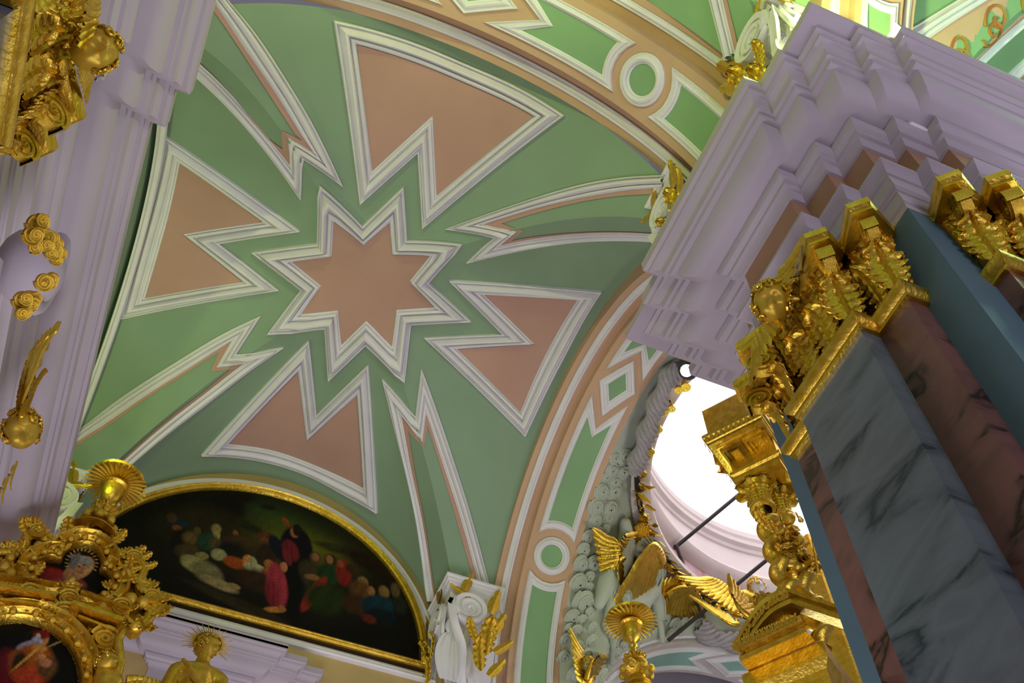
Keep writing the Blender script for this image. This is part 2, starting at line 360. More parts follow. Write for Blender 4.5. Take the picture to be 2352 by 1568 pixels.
# ------------------------------------------------------------------ arches
def arch(name, label, axis, c, z0, k, R1, R2, s_edges, par, c0=0, back=True, down=(0, 0), mats=None):
    """axis 'x': the arch spans x and has its width along y. s_edges = band start, soffit start, soffit end, band end"""
    root = empty(name, label, kind='structure')
    mt, mg, mw = mats or (M_tan, M_green2, M_white)
    def P(al, sp, z): return Vector((sp, al, z)) if axis == 'x' else Vector((al, sp, z))
    def at(th, al, r):
        t = math.radians(th); return P(al, c+r*math.sin(t), z0+k*r*math.cos(t))
    e0, e1, e2, e3 = s_edges
    top = R1+.75
    prof = [(e0, top), (e0, R1), (e1, R1+.01), (e1, R2), (e2, R2)] + ([(e3 if abs(e3-e2) > .01 else e2, R1), (e3, R1), (e3, top)] if back and abs(e3-e2) > .01 else [(e2, top)])
    if back and abs(e3-e2) > .01: prof = [(e0, top), (e0, R1), (e1, R1+.01), (e1, R2), (e2, R2), (e2, R1+.01), (e3, R1), (e3, top)]
    ths = [-90+180*i/96 for i in range(97)]
    rows = []
    for al, r in prof:
        row = [P(al, c-r, z0-down[0])]+[at(t, al, r) for t in ths]+[P(al, c+r, z0-down[1])]
        rows.append(row)
    # each band its own part
    names = ['arch_face', 'arch_band', 'arch_step', 'arch_soffit', 'arch_step', 'arch_band', 'arch_face']
    for i in range(len(rows)-1):
        MB().grid([rows[i], rows[i+1]]).build(names[i] if len(rows) == 8 or i < 4 else 'arch_face', mt, root, 60)
    def rail(a, b):
        pr = [(0, 0), (0, .02), (.1, .03), (.2, .022), (.3, .035), (.5, .05), (.7, .035), (.8, .02), (.9, .028), (1, .02), (1, 0)]
        rr = [[P(a+(b-a)*s, c-(R1-h), z0-down[0])]+[at(t, a+(b-a)*s, R1-h) for t in ths]+[P(a+(b-a)*s, c+(R1-h), z0-down[1])] for s, h in pr]
        MB().grid(rr).build('arch_moulding', mw, root, 35)
    rail(e0+(e1-e0)*.28, e0+(e1-e0)*.62)
    if back and abs(e3-e2) > .01: rail(e3+(e2-e3)*.28, e3+(e2-e3)*.62)
    W = e2-e1; deg = math.pi/180*R2
    def surf(u, v):
        t = math.radians(u/deg+c0)
        q = P(e1+W*(v/abs(W)), c+R2*math.sin(t), z0+k*R2*math.cos(t))
        n = P(0, -math.sin(t), -math.cos(t)); return q, n.normalized()
    def uv(L): return [[(a*deg, b*abs(W)) for a, b in leg] for leg in L]
    d, tip, val, cor, rc, p2 = par
    pr = [(0, -.02), (0, .02), (.08, .034), (.2, .018), (.32, .018), (.45, .04), (.65, .048), (.8, .036), (.86, .02), (1, .014), (1, -.02)]
    def panel(O, I):
        mould('panel_moulding', uv(O), uv(I), surf, mw, root, step=.12, prof=pr)
        out = [Vector(p) for p in loops(uv(I), uv(I), .12)[0]]
        fill('panel_field', out, surf, mg, root, .008, step=.22)
    panel([[(-d, .5)], [(0, .13)], [(d, .5)], [(0, .87)]], [[(-d*.5, .5)], [(0, .315)], [(d*.5, .5)], [(0, .685)]])
    for sg in (1, -1):
        def S(L): return [[(sg*a, b) for a, b in leg] for leg in L]
        aw = abs(W)
        def arcm(rad, x, n=5):
            out = []
            for i in range(n+1):
                ss = x+(1-2*x)*i/n; dy = (ss-.5)*aw; out.append(math.sqrt(max(rad*rad-dy*dy, 0))/deg)
            return out
        Ro = math.hypot((rc-cor)*deg, .37*aw); Ri = Ro+.13
        so = [(rc-v, .13+.74*i/5) for i, v in enumerate(arcm(Ro, .13))]
        si = [(rc-v, .25+.5*i/5) for i, v in enumerate(arcm(Ri, .25))]
        w1 = (val-tip)
        panel(S([[(tip, .13)], so[:-1], [so[-1]], [(tip, .87)], [(val, .5)]]), S([[(tip+w1*.74, .25)], si[:-1], [si[-1]], [(tip+w1*.74, .75)], [(val+w1*.28, .5)]]))
        so = [(rc+v, .13+.74*i/5) for i, v in enumerate(arcm(Ro, .13))]
        si = [(rc+v, .25+.5*i/5) for i, v in enumerate(arcm(Ri, .25))]
        panel(S([so[:-1], [so[-1]], [(100, .87)], [(100, .13)]]), S([si[:-1], [si[-1]], [(98, .75)], [(98, .25)]]))
        # roundel
        ro, ri = .36*aw, .215*aw
        O = [[(rc*deg*sg+ro*math.cos(a), .5*aw+ro*math.sin(a)) for a in [2*math.pi*i/32+j*math.pi/64 for j in (0,)]] for i in range(32)]
        I = [[(rc*deg*sg+ri*math.cos(2*math.pi*i/32), .5*aw+ri*math.sin(2*math.pi*i/32))] for i in range(32)]
        mould('roundel_moulding', O, I, surf, mw, root, step=1, prof=[(0, -.02), (0, .02), (.1, .03), (.2, .022), (.35, .045), (.55, .055), (.75, .045), (.85, .02), (1, .014), (1, -.02)])
        fill('roundel_field', [p[0] for p in I], surf, mg, root, .006, step=.1)
    return root
PB = (9.5, 4.2, 13.3, 44, 48.9, 53.9); PA = (10.8, 5, 16.4, 38.6, 43.9, 49.2)
arch('arcade_arch', 'salmon arcade arch with green panels curving down the right of the star vault', 'x', 8.115, 11.585, .9948, 3.634, 3.526, (-4.439, -4.792, -5.628, -5.628), PB, c0=-.9, down=(0, 6))
arch('transverse_arch', 'yellow-lit transverse arch with green panels across the top of the photo', 'y', -.913, 11.607, 1.0395, 3.461, 3.214, (4.063, 3.663, 2.782, 2.466), PA)
arch('arcade_arch', 'arcade arch with a green roundel at the top right beyond the cornice', 'x', 6.529-8.115, 11.585, .9948, 3.634, 3.526, (-4.439, -4.792, -5.4, -5.628), PB)
arch('crossing_arch', 'pale green panelled arch under the dome behind the gilded screen', 'y', -9.6, 11.03, 1.0, 3.62, 3.5, (12.0, 12.1, 12.9, 12.9), PB, down=(4, 4), mats=(mat('pale_lilac_paint', lin(206, 196, 196), .8), mat('pale_green_paint', lin(150, 190, 180), .8), M_white))
# ------------------------------------------------------------------ entablatures: plan path swept with a profile (inset, z)
ENT = [(.0, 1.012), (0, 1.0), (.0, .996), (.004, .994), (.0045, .990), (.008, .989), (.013, .984), (.0145, .979), (.0145, .975), (.018, .974), (.019, .969), (.024, .968),
       (.026, .958), (.032, .950), (.041, .945), (.054, .943), (.0545, .9435), (.0515, .942), (.0515, .937), (.0535, .933), (.058, .930), (.0585, .926), (.062, .925), (.0655, .920), (.066, .917), (.069, .917), (.069, .852),
       (.054, .852), (.0535, .8475), (.0560, .846), (.060, .841), (.0605, .8385), (.0625, .838), (.0625, .820), (.0645, .819), (.0645, .8165), (.0665, .816), (.0665, .800), (.0685, .799), (.0685, .790), (.11, .790)]
IF0, IF1 = 25, 26   # frieze segment
def offs(path, d, closed, left=True):
    n = len(path); out = []
    P = [Vector(p) for p in path]
    for i in range(n):
        a = P[i-1] if (closed or i > 0) else None; b = P[(i+1) % n] if (closed or i < n-1) else None
        e1 = (P[i]-a).normalized() if a is not None else None; e2 = (b-P[i]).normalized() if b is not None else None
        e1 = e1 or e2; e2 = e2 or e1
        n1 = Vector((-e1[1], e1[0])); n2 = Vector((-e2[1], e2[0]))
        if not left: n1, n2 = -n1, -n2
        mm = (n1+n2)/(1+n1.dot(n2)); out.append(P[i]+mm*d)
    return out
def sweep_plan(parent, path, prof, closed, left, parts, sc_in=1.0, sc_z=1.0):
    """parts: list of (name, i0, i1, material)"""
    for nm, i0, i1, mt in parts:
        rows = [[U(q[0], q[1], 1+(z-1)*sc_z) for q in offs(path, d*sc_in, closed, left)] for d, z in prof[i0:i1+1]]
        MB().grid(rows, closed=closed).build(nm, mt, parent, 28)
ENT_PARTS = [('cornice_crown', 0, 11, M_lilac), ('cornice_cove', 11, 15, M_lilac), ('bed_moulding', 15, 25, M_lilac), ('frieze', 25, 26, M_frieze), ('architrave', 26, 40, M_lilac)]
CX, CY = .3345, -.567
quad = [(-.113, .222), (-.113, .204), (-.150, .204), (-.150, .186), (-.184, .186), (-.184, .149), (-.199, .149), (-.199, .112), (-.214, .112)]
path = []
for sx, sy, rev in ((-1, 1, False), (-1, -1, True), (1, -1, False), (1, 1, True)):
    q = [(CX+sx*-x, CY+sy*y) if False else (CX+(x if sx < 0 else -x), CY+sy*y) for x, y in quad]
    path += q[::-1] if rev else q
pier = empty('pier', 'lilac stepped entablature and marble pilasters of the big pier on the right', kind='structure')
sweep_plan(pier, path, ENT, True, True, ENT_PARTS)
MB().box(U(CX-.2, CY-.2, 1.0), U(CX+.2, CY+.2, 1.011)).build('cornice_top', M_lilac, pier, 0)
def pil(parent, mt, x0, x1, y0, y1, z0=-.3, z1=.80, name='shaft'):
    MB().box(U(x0, y0, z0), U(x1, y1, z1)).build(name, mt, parent, 0)
hx, hy = .115, .117
pil(pier, M_teal, CX-hx, CX+hx, CY-hy, CY+hy, name='pier_core')
pil(pier, M_marp, CX-.081, CX+.081, CY-.135, CY+.135, z1=.70, name='pilaster_flank')
pil(pier, M_marp, CX-.130, CX+.130, CY-.080, CY+.080, z1=.70, name='pilaster_flank')
pil(pier, M_marw, CX-.044, CX+.044, CY-.153, CY+.153, z1=.70, name='pilaster_shaft')
pil(pier, M_marp, CX-.145, CX+.145, CY-.043, CY+.043, z1=.70, name='pilaster_shaft')
# pier block above the cornice up to the arches
def block(nm, a, b, mt, **kw): return MB().box(U(*a), U(*b)).build(nm, mt, None, 0, kind='structure', **kw)
block('pier_block', (.2466, -.5628, 1.0), (.4063, -.4439, 1.2), M_tan)
# left wall
wall_left = empty('wall_left', 'lilac entablature and wall along the left edge', kind='structure')
LP = [(-.9, .1795), (.1855, .1795), (.1855, .1645), (.228, .1645), (.228, .150), (.439, .150), (.439, .1645), (.481, .1645), (.481, .1795), (1.25, .1795)]
sweep_plan(wall_left, LP, ENT, False, True, [('cornice_crown', 0, 11, M_lilac), ('cornice_cove', 11, 15, M_lilac), ('bed_moulding', 15, 25, M_lilac), ('frieze', 25, 26, M_lilac), ('architrave', 26, 40, M_lilac)])
MB().box(U(-.9, .185, .99), U(1.25, .26, 1.0095)).build('cornice_top', M_lilac, wall_left, 0)
MB().box(U(-.9, .230, 1.0), U(1.25, .27, 1.5)).build('upper_wall', M_green, wall_left, 0)
rows = []
for o_, h_ in ((.0, .0), (.0, .05), (.04, .07), (.07, .04), (.12, .05), (.16, .10), (.22, .09), (.25, .04), (.30, .03), (.30, 0)):
    rows.append([(7.985+(4.02-o_-.04)*math.cos(math.pi*i/72), 2.26-h_-.02, 10.9+(4.45-o_-.04)*math.sin(math.pi*i/72)) for i in range(73)])
MB().grid(rows).build('lunette_moulding', M_white, wall_left, 35)
MB().box(U(-.9, .2485, -.16), U(1.25, .27, .8)).build('lower_wall', M_lilac, wall_left, 0)
pil(wall_left, M_marp, CX-.085, CX+.081, .234, .26, -.16, .70, 'pilaster_flank')
pil(wall_left, M_marw, CX-.046, CX+.050, .219, .26, -.16, .70, 'pilaster_shaft')
# end wall
wall_end = empty('wall_back', 'ochre end wall carrying the lunette painting', kind='structure')
MB().box(U(1.209, -.444, -.16), U(1.25, .27, 1.45)).build('wall_face', M_ochre, wall_end, 0)
EP = [(1.209, -.215), (1.197, -.215), (1.197, -.187), (1.182, -.187), (1.182, -.155), (1.166, -.155), (1.166, .055), (1.182, .055), (1.182, .09), (1.197, .09), (1.197, .2)]
sweep_plan(wall_end, EP, ENT, False, False, [('cornice_crown', 0, 11, M_lilac), ('cornice_cove', 11, 15, M_lilac), ('bed_moulding', 15, 25, M_lilac), ('frieze', 25, 26, M_lilac), ('architrave', 26, 40, M_lilac)], .6, .62)
MB().box(U(1.166, -.155, 1.0), U(1.21, .055, 1.004)).build('cornice_top', M_lilac, wall_end, 0)
block('pier_block', (1.175, -.5628, .6), (1.30, -.4439, 1.2), M_tan)
block('wall_front', (1.42, -1.5, -.16), (1.46, -.5628, 1.6), M_lilac)
block('wall_right', (.75, -1.50, -.16), (1.46, -1.46, 1.4), M_lilac)
# floor of the church
floor = MB().box((-12, -18, -.2), (16, 4, 0)).build('floor', mat('stone_floor', lin(120, 100, 84), .35, var=.2), None, 0, kind='structure')
# ------------------------------------------------------------------ dome drum and pendentive
CD = Vector((8.115, -9.85, 0))
M_pinkf = mat('pink_drum_frieze', lin(226, 190, 206), .7, col2=lin(188, 134, 120), nscale=3.2, ndet=8)
M_beige = mat('drum_plaster', lin(226, 214, 214), .7, var=.03)
M_dome = mat('dome_white', lin(250, 246, 250), .8, var=.01)
drum = empty('dome_drum', 'round beige drum with ring mouldings opening to the bright dome', kind='structure')
def ring(name, prof, mt, n=96, sm=30):
    MB_ = MB(); lathe(MB_, prof, Matrix.Translation(CD), n); return MB_.build(name, mt, drum, sm)
ring('ring_cornice', [(3.95, 15.0), (3.80, 15.12), (3.66, 15.16), (3.60, 15.22), (3.60, 15.34), (3.66, 15.40), (3.80, 15.42)], M_beige)
ring('drum_frieze', [(3.80, 15.42), (3.80, 15.95)], M_pinkf)
ring('drum_moulding', [(3.80, 15.95), (3.70, 15.98), (3.62, 16.06), (3.58, 16.16), (3.62, 16.25), (3.70, 16.30), (3.70, 16.36), (3.76, 16.38), (3.76, 16.95), (3.72, 16.97), (3.70, 17.05), (3.62, 17.08), (3.60, 17.16), (3.66, 17.2), (3.60, 17.27), (3.58, 17.38), (3.7, 17.45), (4.05, 17.46)], M_beige)
ring('drum_wall', [(4.05, 17.46), (4.05, 21.0), (3.8, 22.6), (3.0, 24.0), (1.7, 24.9), (.05, 25.2)], M_dome)
def pend(phi, t, off=0):
    c, s = math.cos(phi), math.sin(phi)
    ty, tx = 4.222/max(c, 1e-6), 3.885/max(s, 1e-6)
    if ty < tx: x = 8.115+s*ty; dx = abs(x-8.115); z = 11.585+math.sqrt(max(3.526**2-dx*dx, 0))-max(0, dx-3.526)*2.5; r = ty
    else: y = -9.85+c*tx; dy = abs(y+9.6); z = 11.03+math.sqrt(max(3.62**2-dy*dy, 0))-max(0, dy-3.62)*2.5; r = tx
    rr = 3.67+(r-3.67)*t-off*.6; zz = 15.3+(z-15.3)*t**1.25-off*.8
    return Vector((8.115+s*rr, -9.85+c*rr, zz))
PN = Vector((-.42, -.42, -.8)).normalized()
pendentive = empty('pendentive', 'stucco pendentive of cloud scrolls between the arches and the dome ring', kind='structure')
MB().grid([[pend(math.pi/2*j/60, i/16) for j in range(61)] for i in range(17)]).build('pendentive_field', M_stucco, pendentive, 40)
MB().grid([[Vector((16.23-p.x, p.y, p.z)) for p in [pend(math.pi/2*j/60, i/16) for j in range(61)]] for i in range(17)]).build('pendentive_field', M_stucco, pendentive, 40)
# curls
def curl_mesh():
    mb = MB(); rows = []
    for i in range(9):
        r = 1-i/9; rows.append([Vector((r*1.1*math.cos(a), r*1.1*math.sin(a), .42*(1-r*r))) for a in [2*math.pi*j/18 for j in range(18)]])
    mb.grid(rows, closed=True)
    path = [];rad = []
    for i in range(46):
        t = i/45; a = t*4.6*math.pi; r = 1.0*(1-t)**.85+.05
        path.append(Vector((r*math.cos(a), r*math.sin(a), .42*(1-r*r)+.02))); rad.append(.13*(1-t)+.07)
    tube(mb, path, rad, 6)
    return mb.mesh('cloud_curl', M_stucco, 50)
CURL = curl_mesh()
def basis(n, roll=0.0):
    n = Vector(n).normalized(); a = n.cross(Vector((0, 0, 1)));
    if a.length < .05: a = Vector((1, 0, 0))
    a.normalize(); b = n.cross(a)
    return a*math.cos(roll)+b*math.sin(roll), b*math.cos(roll)-a*math.sin(roll), n
def inst(me, name, M, parent=None, **kw):
    o = bpy.data.objects.new(name, me); o.matrix_world = M
    COL.objects.link(o)
    if parent:
        o.parent = parent
        if parent.location.length > 0 or parent.rotation_euler.x: o.matrix_parent_inverse = Matrix.Translation(-parent.location)
    for k, v in kw.items(): o[k] = v
    return o
def SC(M, s): 
    return M @ Matrix.Diagonal((*((s, s, s) if isinstance(s, (int, float)) else s), 1))
clouds = empty('cloud_relief', 'grey-green stucco cloud scrolls covering the pendentive', 'relief')
curls = [((9.255,-5.886,15.073),40),((9.277,-5.715,14.967),28),((9.488,-5.754,14.915),35),((9.543,-5.991,15.047),38),((9.592,-5.7,14.836),25),((9.689,-5.899,14.929),38),((9.821,-5.717,14.736),38),((9.86,-5.969,14.899),42),((10.042,-5.701,14.595),40),((10.137,-6.008,14.773),42),((10.256,-5.781,14.511),35),((10.272,-6.042,14.71),30),((10.602,-5.702,14.147),35),((10.768,-5.721,13.985),40),((10.817,-5.971,14.133),40),((10.97,-5.75,13.751),48),((10.945,-5.942,13.936),30),((11.159,-5.91,13.541),60),((11.044,-5.961,13.791),30),((11.248,-5.743,13.269),40),((11.271,-5.919,13.27),32),((11.339,-5.833,13.065),38),((11.245,-6.096,13.185),25),((11.296,-6.083,12.95),30),((11.929,-6.498,12.984),38),((12.0,-6.763,13.278),30),((11.957,-6.874,13.478),32),((11.792,-6.777,13.592),30),((11.849,-7.849,14.476),35),((11.912,-8.08,14.489),35),((11.9,-8.282,14.609),25),((11.894,-8.446,14.694),22),((11.979,-8.02,14.33),25),((11.941,-7.739,14.244),28),((11.975,-8.223,14.431),20),((10.452,-5.725,14.307),32),((10.449,-5.902,14.456),30),((10.425,-6.052,14.6),26),((11.386,-5.67,12.914),30),((11.319,-5.703,13.091),26),((11.397,-5.864,12.825),34),((11.363,-6.003,12.702),30),((11.853,-6.606,13.258),30),((11.923,-7.012,13.683),26),((11.889,-7.073,13.799),24),((11.583,-6.356,12.599),30),((12.0,-7.243,13.778),28),((11.21,-6.043,13.445),26),((11.135,-6.228,13.553),26),((11.481,-5.813,12.359),36),((11.5,-6.037,12.453),34),((11.477,-5.662,12.644),32),((11.931,-8.618,14.678),20),((11.932,-8.798,14.732),18),((12.0,-7.278,13.807),26)]
for q, r in curls:
    x, y, n = basis(PN, random.uniform(0, 6.28))
    inst(CURL, 'cloud_curl', SC(frame(V3(q)+PN*.02, x, y, n), r/2.76*.0098), clouds)
# ------------------------------------------------------------------ ornament kit
def leaf_mesh(name, mt, lobes=4, curl=1.7, W=.34, nu=22, nv=8, cup=.16, depth=.5):
    """unit leaf: x across, y outward, z up; length about 1. Side lobes sweep upwards, tip rolls over."""
    rows = []; p = Vector((0, 0, 0)); cl = []
    for i in range(nu+1):
        u = i/nu; a = .10+curl*max(0, u-.55)**1.5*2.6
        cl.append((p.copy(), a)); p = p+Vector((0, math.sin(a), math.cos(a)))/nu*1.15
    for i, (c, a) in enumerate(cl):
        u = i/nu; ph = lobes*u+.25
        w = W*(.62+.5*math.sin(math.pi*min(1, u*.8+.1))-.72*max(0, u-.72)*3*(1 if lobes > 1 else 1)*max(0, u-.72)**.5)
        w *= .50+.50*abs(math.sin(math.pi*ph))**.55
        w *= 1-.10*abs(math.sin(math.pi*ph*3)) if lobes > 1 else 1
        w = max(w, .015)*(1 if i < nu else .2)
        t = Vector((0, math.sin(a), math.cos(a))); nrm = Vector((0, math.cos(a), -math.sin(a)))
        row = []
        for j in range(nv*2+1):
            v = (j-nv)/nv; av = abs(v)
            h = -cup*av**1.6*.55+(.030*math.sin(2*math.pi*ph*(1 if lobes > 1 else 0)+av*5)*av**.5)+.03*math.cos(av*math.pi*6)*av+(.045 if j == nv else (-.02 if j in (nv-1, nv+1) else 0))
            row.append(c+Vector((v*w, 0, 0))+nrm*h*(.8 if lobes > 1 else .5)+t*(.20*av**1.3*(1-u)*(1 if lobes > 1 else .2)))
        rows.append(row)
    mb = MB(); mb.grid(rows); return mb.mesh(name, mt, 45)
LEAF = leaf_mesh('acanthus_leaf', M_gold, 5, 1.5, .30, 46, 7); LEAFW = leaf_mesh('plaster_leaf', M_white, 1, .4, .2, 24, 6)
LEAFS = leaf_mesh('laurel_leaf', M_gold, 1, .7, .20, 12, 4)
BALL = (lambda mb: ball(mb, (0, 0, 0), 1, None, 10, 8).mesh('bead', M_gold, 60))(MB())
def volute_mesh(name, mt, turns=2.3, thick=.2, width=.8, bal=True):
    rows = []; n = int(20*turns)
    for i in range(n+1):
        t = i/n; a = t*turns*2*math.pi; r = (1-t)**.9*.88+.12; th = thick*(1-t*.6)
        c, s = math.cos(a), math.sin(a)
        ring_ = []
        for rr, y in ((r, -.5), (r, .5), (r-th*.3, .5), (r-th, .42), (r-th, -.42), (r-th*.3, -.5)): ring_.append(Vector((rr*c, y*width*(1-.25*(1-r)), rr*s)))
        rows.append(ring_)
    mb = MB(); mb.grid(rows, closed=True)
    # web behind the spiral
    lathe(mb, [(.02, -.30*width), (.86, -.30*width), (.86, .30*width), (.02, .30*width)], Matrix.Rotation(math.pi/2, 4, 'X'), 24)
    ball(mb, (0, 0, 0), (.15, .5*width, .15), None, 8, 6)
    return mb.mesh(name, mt, 40)
VOL = volute_mesh('volute', M_gold); VOLW = volute_mesh('volute', M_white, 2.6, .22, .55)
def feather_wing(mb, L=1.0, H=.5, rows_=4, nf=7, flip=1):
    """wing spreading along +x*flip, feathers hang along -z, normal +y"""
    def feather(b, d, l, w, lift):
        d = d.normalized(); sd = d.cross(Vector((0, 1, 0))).normalized(); rows = []
        for i in range(7):
            u = i/6; ww = w*(math.sin(math.pi*(u*.82+.12))**.6)
            rows.append([b+d*l*u+sd*ww*v+Vector((0, lift*(1-u*.6)+.10*w*4*(1-v*v)-.02*u, 0)) for v in (-1, -.5, 0, .5, 1)])
        mb.grid(rows)
    for r in range(rows_):
        k = r/(rows_-1); n = nf+ (0 if r else 1)
        for i in range(n):
            t = (i+.5)/n
            b = Vector((flip*L*(.05+.62*t), 0, H*(.10+.30*math.sin(math.pi*t*.8))-k*-.0+.16*k*H))
            ang = math.radians(-88+62*t-10*k)
            d = Vector((flip*math.cos(ang), 0, math.sin(ang)))
            feather(b, d, L*(.28+.42*t)*(1-.55*k), L*.088*(1-.1*k), .02+.05*k)
    path = [Vector((flip*L*(.0+.7*t), .03, H*(.02+.44*math.sin(math.pi*(t*.8+.08))))) for t in [i/10 for i in range(11)]]
    tube(mb, path, [L*.075*(1-.6*i/10) for i in range(11)], 8)
    return mb
def wing_obj(name, M, parent, mt, L=1, flip=1, nf=7, **kw):
    mb = MB(); feather_wing(mb, 1.0, .5, 4, nf, flip); mb.xform(SC(M, L)); return mb.build(name, mt, parent, 50, **kw)
def gauss(d, c, s): 
    c = Vector(c).normalized(); return math.exp(-(d-c).length_squared/(2*s*s))
def head_mesh(mb, M, beard=False, adult=False):
    """face towards +y, up +z, unit radius"""
    nu, nv = 44, 32; rows = []
    for i in range(nv+1):
        a = -math.pi/2+math.pi*i/nv; row = []
        for j in range(nu):
            b = 2*math.pi*j/nu; d = Vector((math.cos(a)*math.sin(b), math.cos(a)*math.cos(b), math.sin(a)))
            r = 1.0
            r += -.26*gauss(d, (.34, .9, .12), .15)-.26*gauss(d, (-.34, .9, .12), .15)
            r += .13*gauss(d, (.34, .9, .10), .07)+.13*gauss(d, (-.34, .9, .10), .07)
            r += .06*gauss(d, (.3, .9, .34), .16)+.06*gauss(d, (-.3, .9, .34), .16)
            r += .42*gauss(d, (0, 1, -.12), .10)+.10*gauss(d, (0, 1, .06), .08)
            r += (.05 if adult else .16)*(gauss(d, (.46, .8, -.32), .2)+gauss(d, (-.46, .8, -.32), .2))
            r += .11*gauss(d, (0, 1, -.36), .08)-.12*gauss(d, (0, 1, -.44), .05)+.10*gauss(d, (0, 1, -.52), .07)
            r += .10*gauss(d, (0, .9, -.78), .18)
            r += .09*gauss(d, (1, .05, 0), .14)+.09*gauss(d, (-1, .05, 0), .14)
            if beard: r += .22*gauss(d, (0, .75, -.95), .34)
            p = d*r; p.x *= .84; p.z *= 1.12 if adult else 1.03
            row.append(M @ p)
        rows.append(row)
    mb.grid(rows, closed=True); return mb
def hair_mesh(mb, M, n=90, size=.2, front=.62, seed=1, low=-.55):
    rg = random.Random(seed)
    k = 0
    while k < n:
        d = Vector((rg.gauss(0, 1), rg.gauss(0, 1), rg.gauss(0, 1))).normalized()
        if d.y > front-.9*max(0, d.z)*.6 and d.z < .62: continue
        if d.z < low: continue
        k += 1
        p = Vector((d.x*.84, d.y, d.z*1.05))*1.02; s = size*rg.uniform(.7, 1.2)
        x, y, nn = basis(d, rg.uniform(0, 6.28)); path = []
        for i in range(8):
            a = i*.9; rr = s*(1-i/9); path.append(M @ (p+x*rr*math.cos(a)+y*rr*math.sin(a)+nn*(.03+.02*i)))
        sc_ = M.to_scale()[0]
        tube(mb, path, [sc_*s*.36*(1-.06*i) for i in range(8)], 5)
    return mb
def cherub_head(name, M, parent, mt, hair_mt, seed=1, adult=False, beard=False, **kw):
    o = head_mesh(MB(), M, beard, adult).build(name, M_golds if mt is M_gold else mt, parent, 60, **kw)
    hair_mesh(MB(), M, 90, .2, .55, seed).build('hair', hair_mt, o if parent is None or parent.get('category') else o, 60)
    return o
def body(name, limbs, mt, parent, voxel=.03, **kw):
    """limbs: list of (points, radii); fused into one skin by a voxel remesh"""
    mb = MB()
    for pts, rr in limbs:
        pts = [V3(p) for p in pts]
        tube(mb, pts, rr, 12)
        for p, r in zip(pts, rr): ball(mb, p, r*.98, None, 12, 8)
    me = mb.mesh(name, mt, 80, recalc=False); o = bpy.data.objects.new(name, me)
    md = o.modifiers.new('remesh', 'REMESH'); md.mode = 'VOXEL'; md.voxel_size = voxel; md.use_smooth_shade = True
    sm = o.modifiers.new('smooth', 'SMOOTH'); sm.iterations = 3; sm.factor = .5
    return finish(o, parent, **kw)
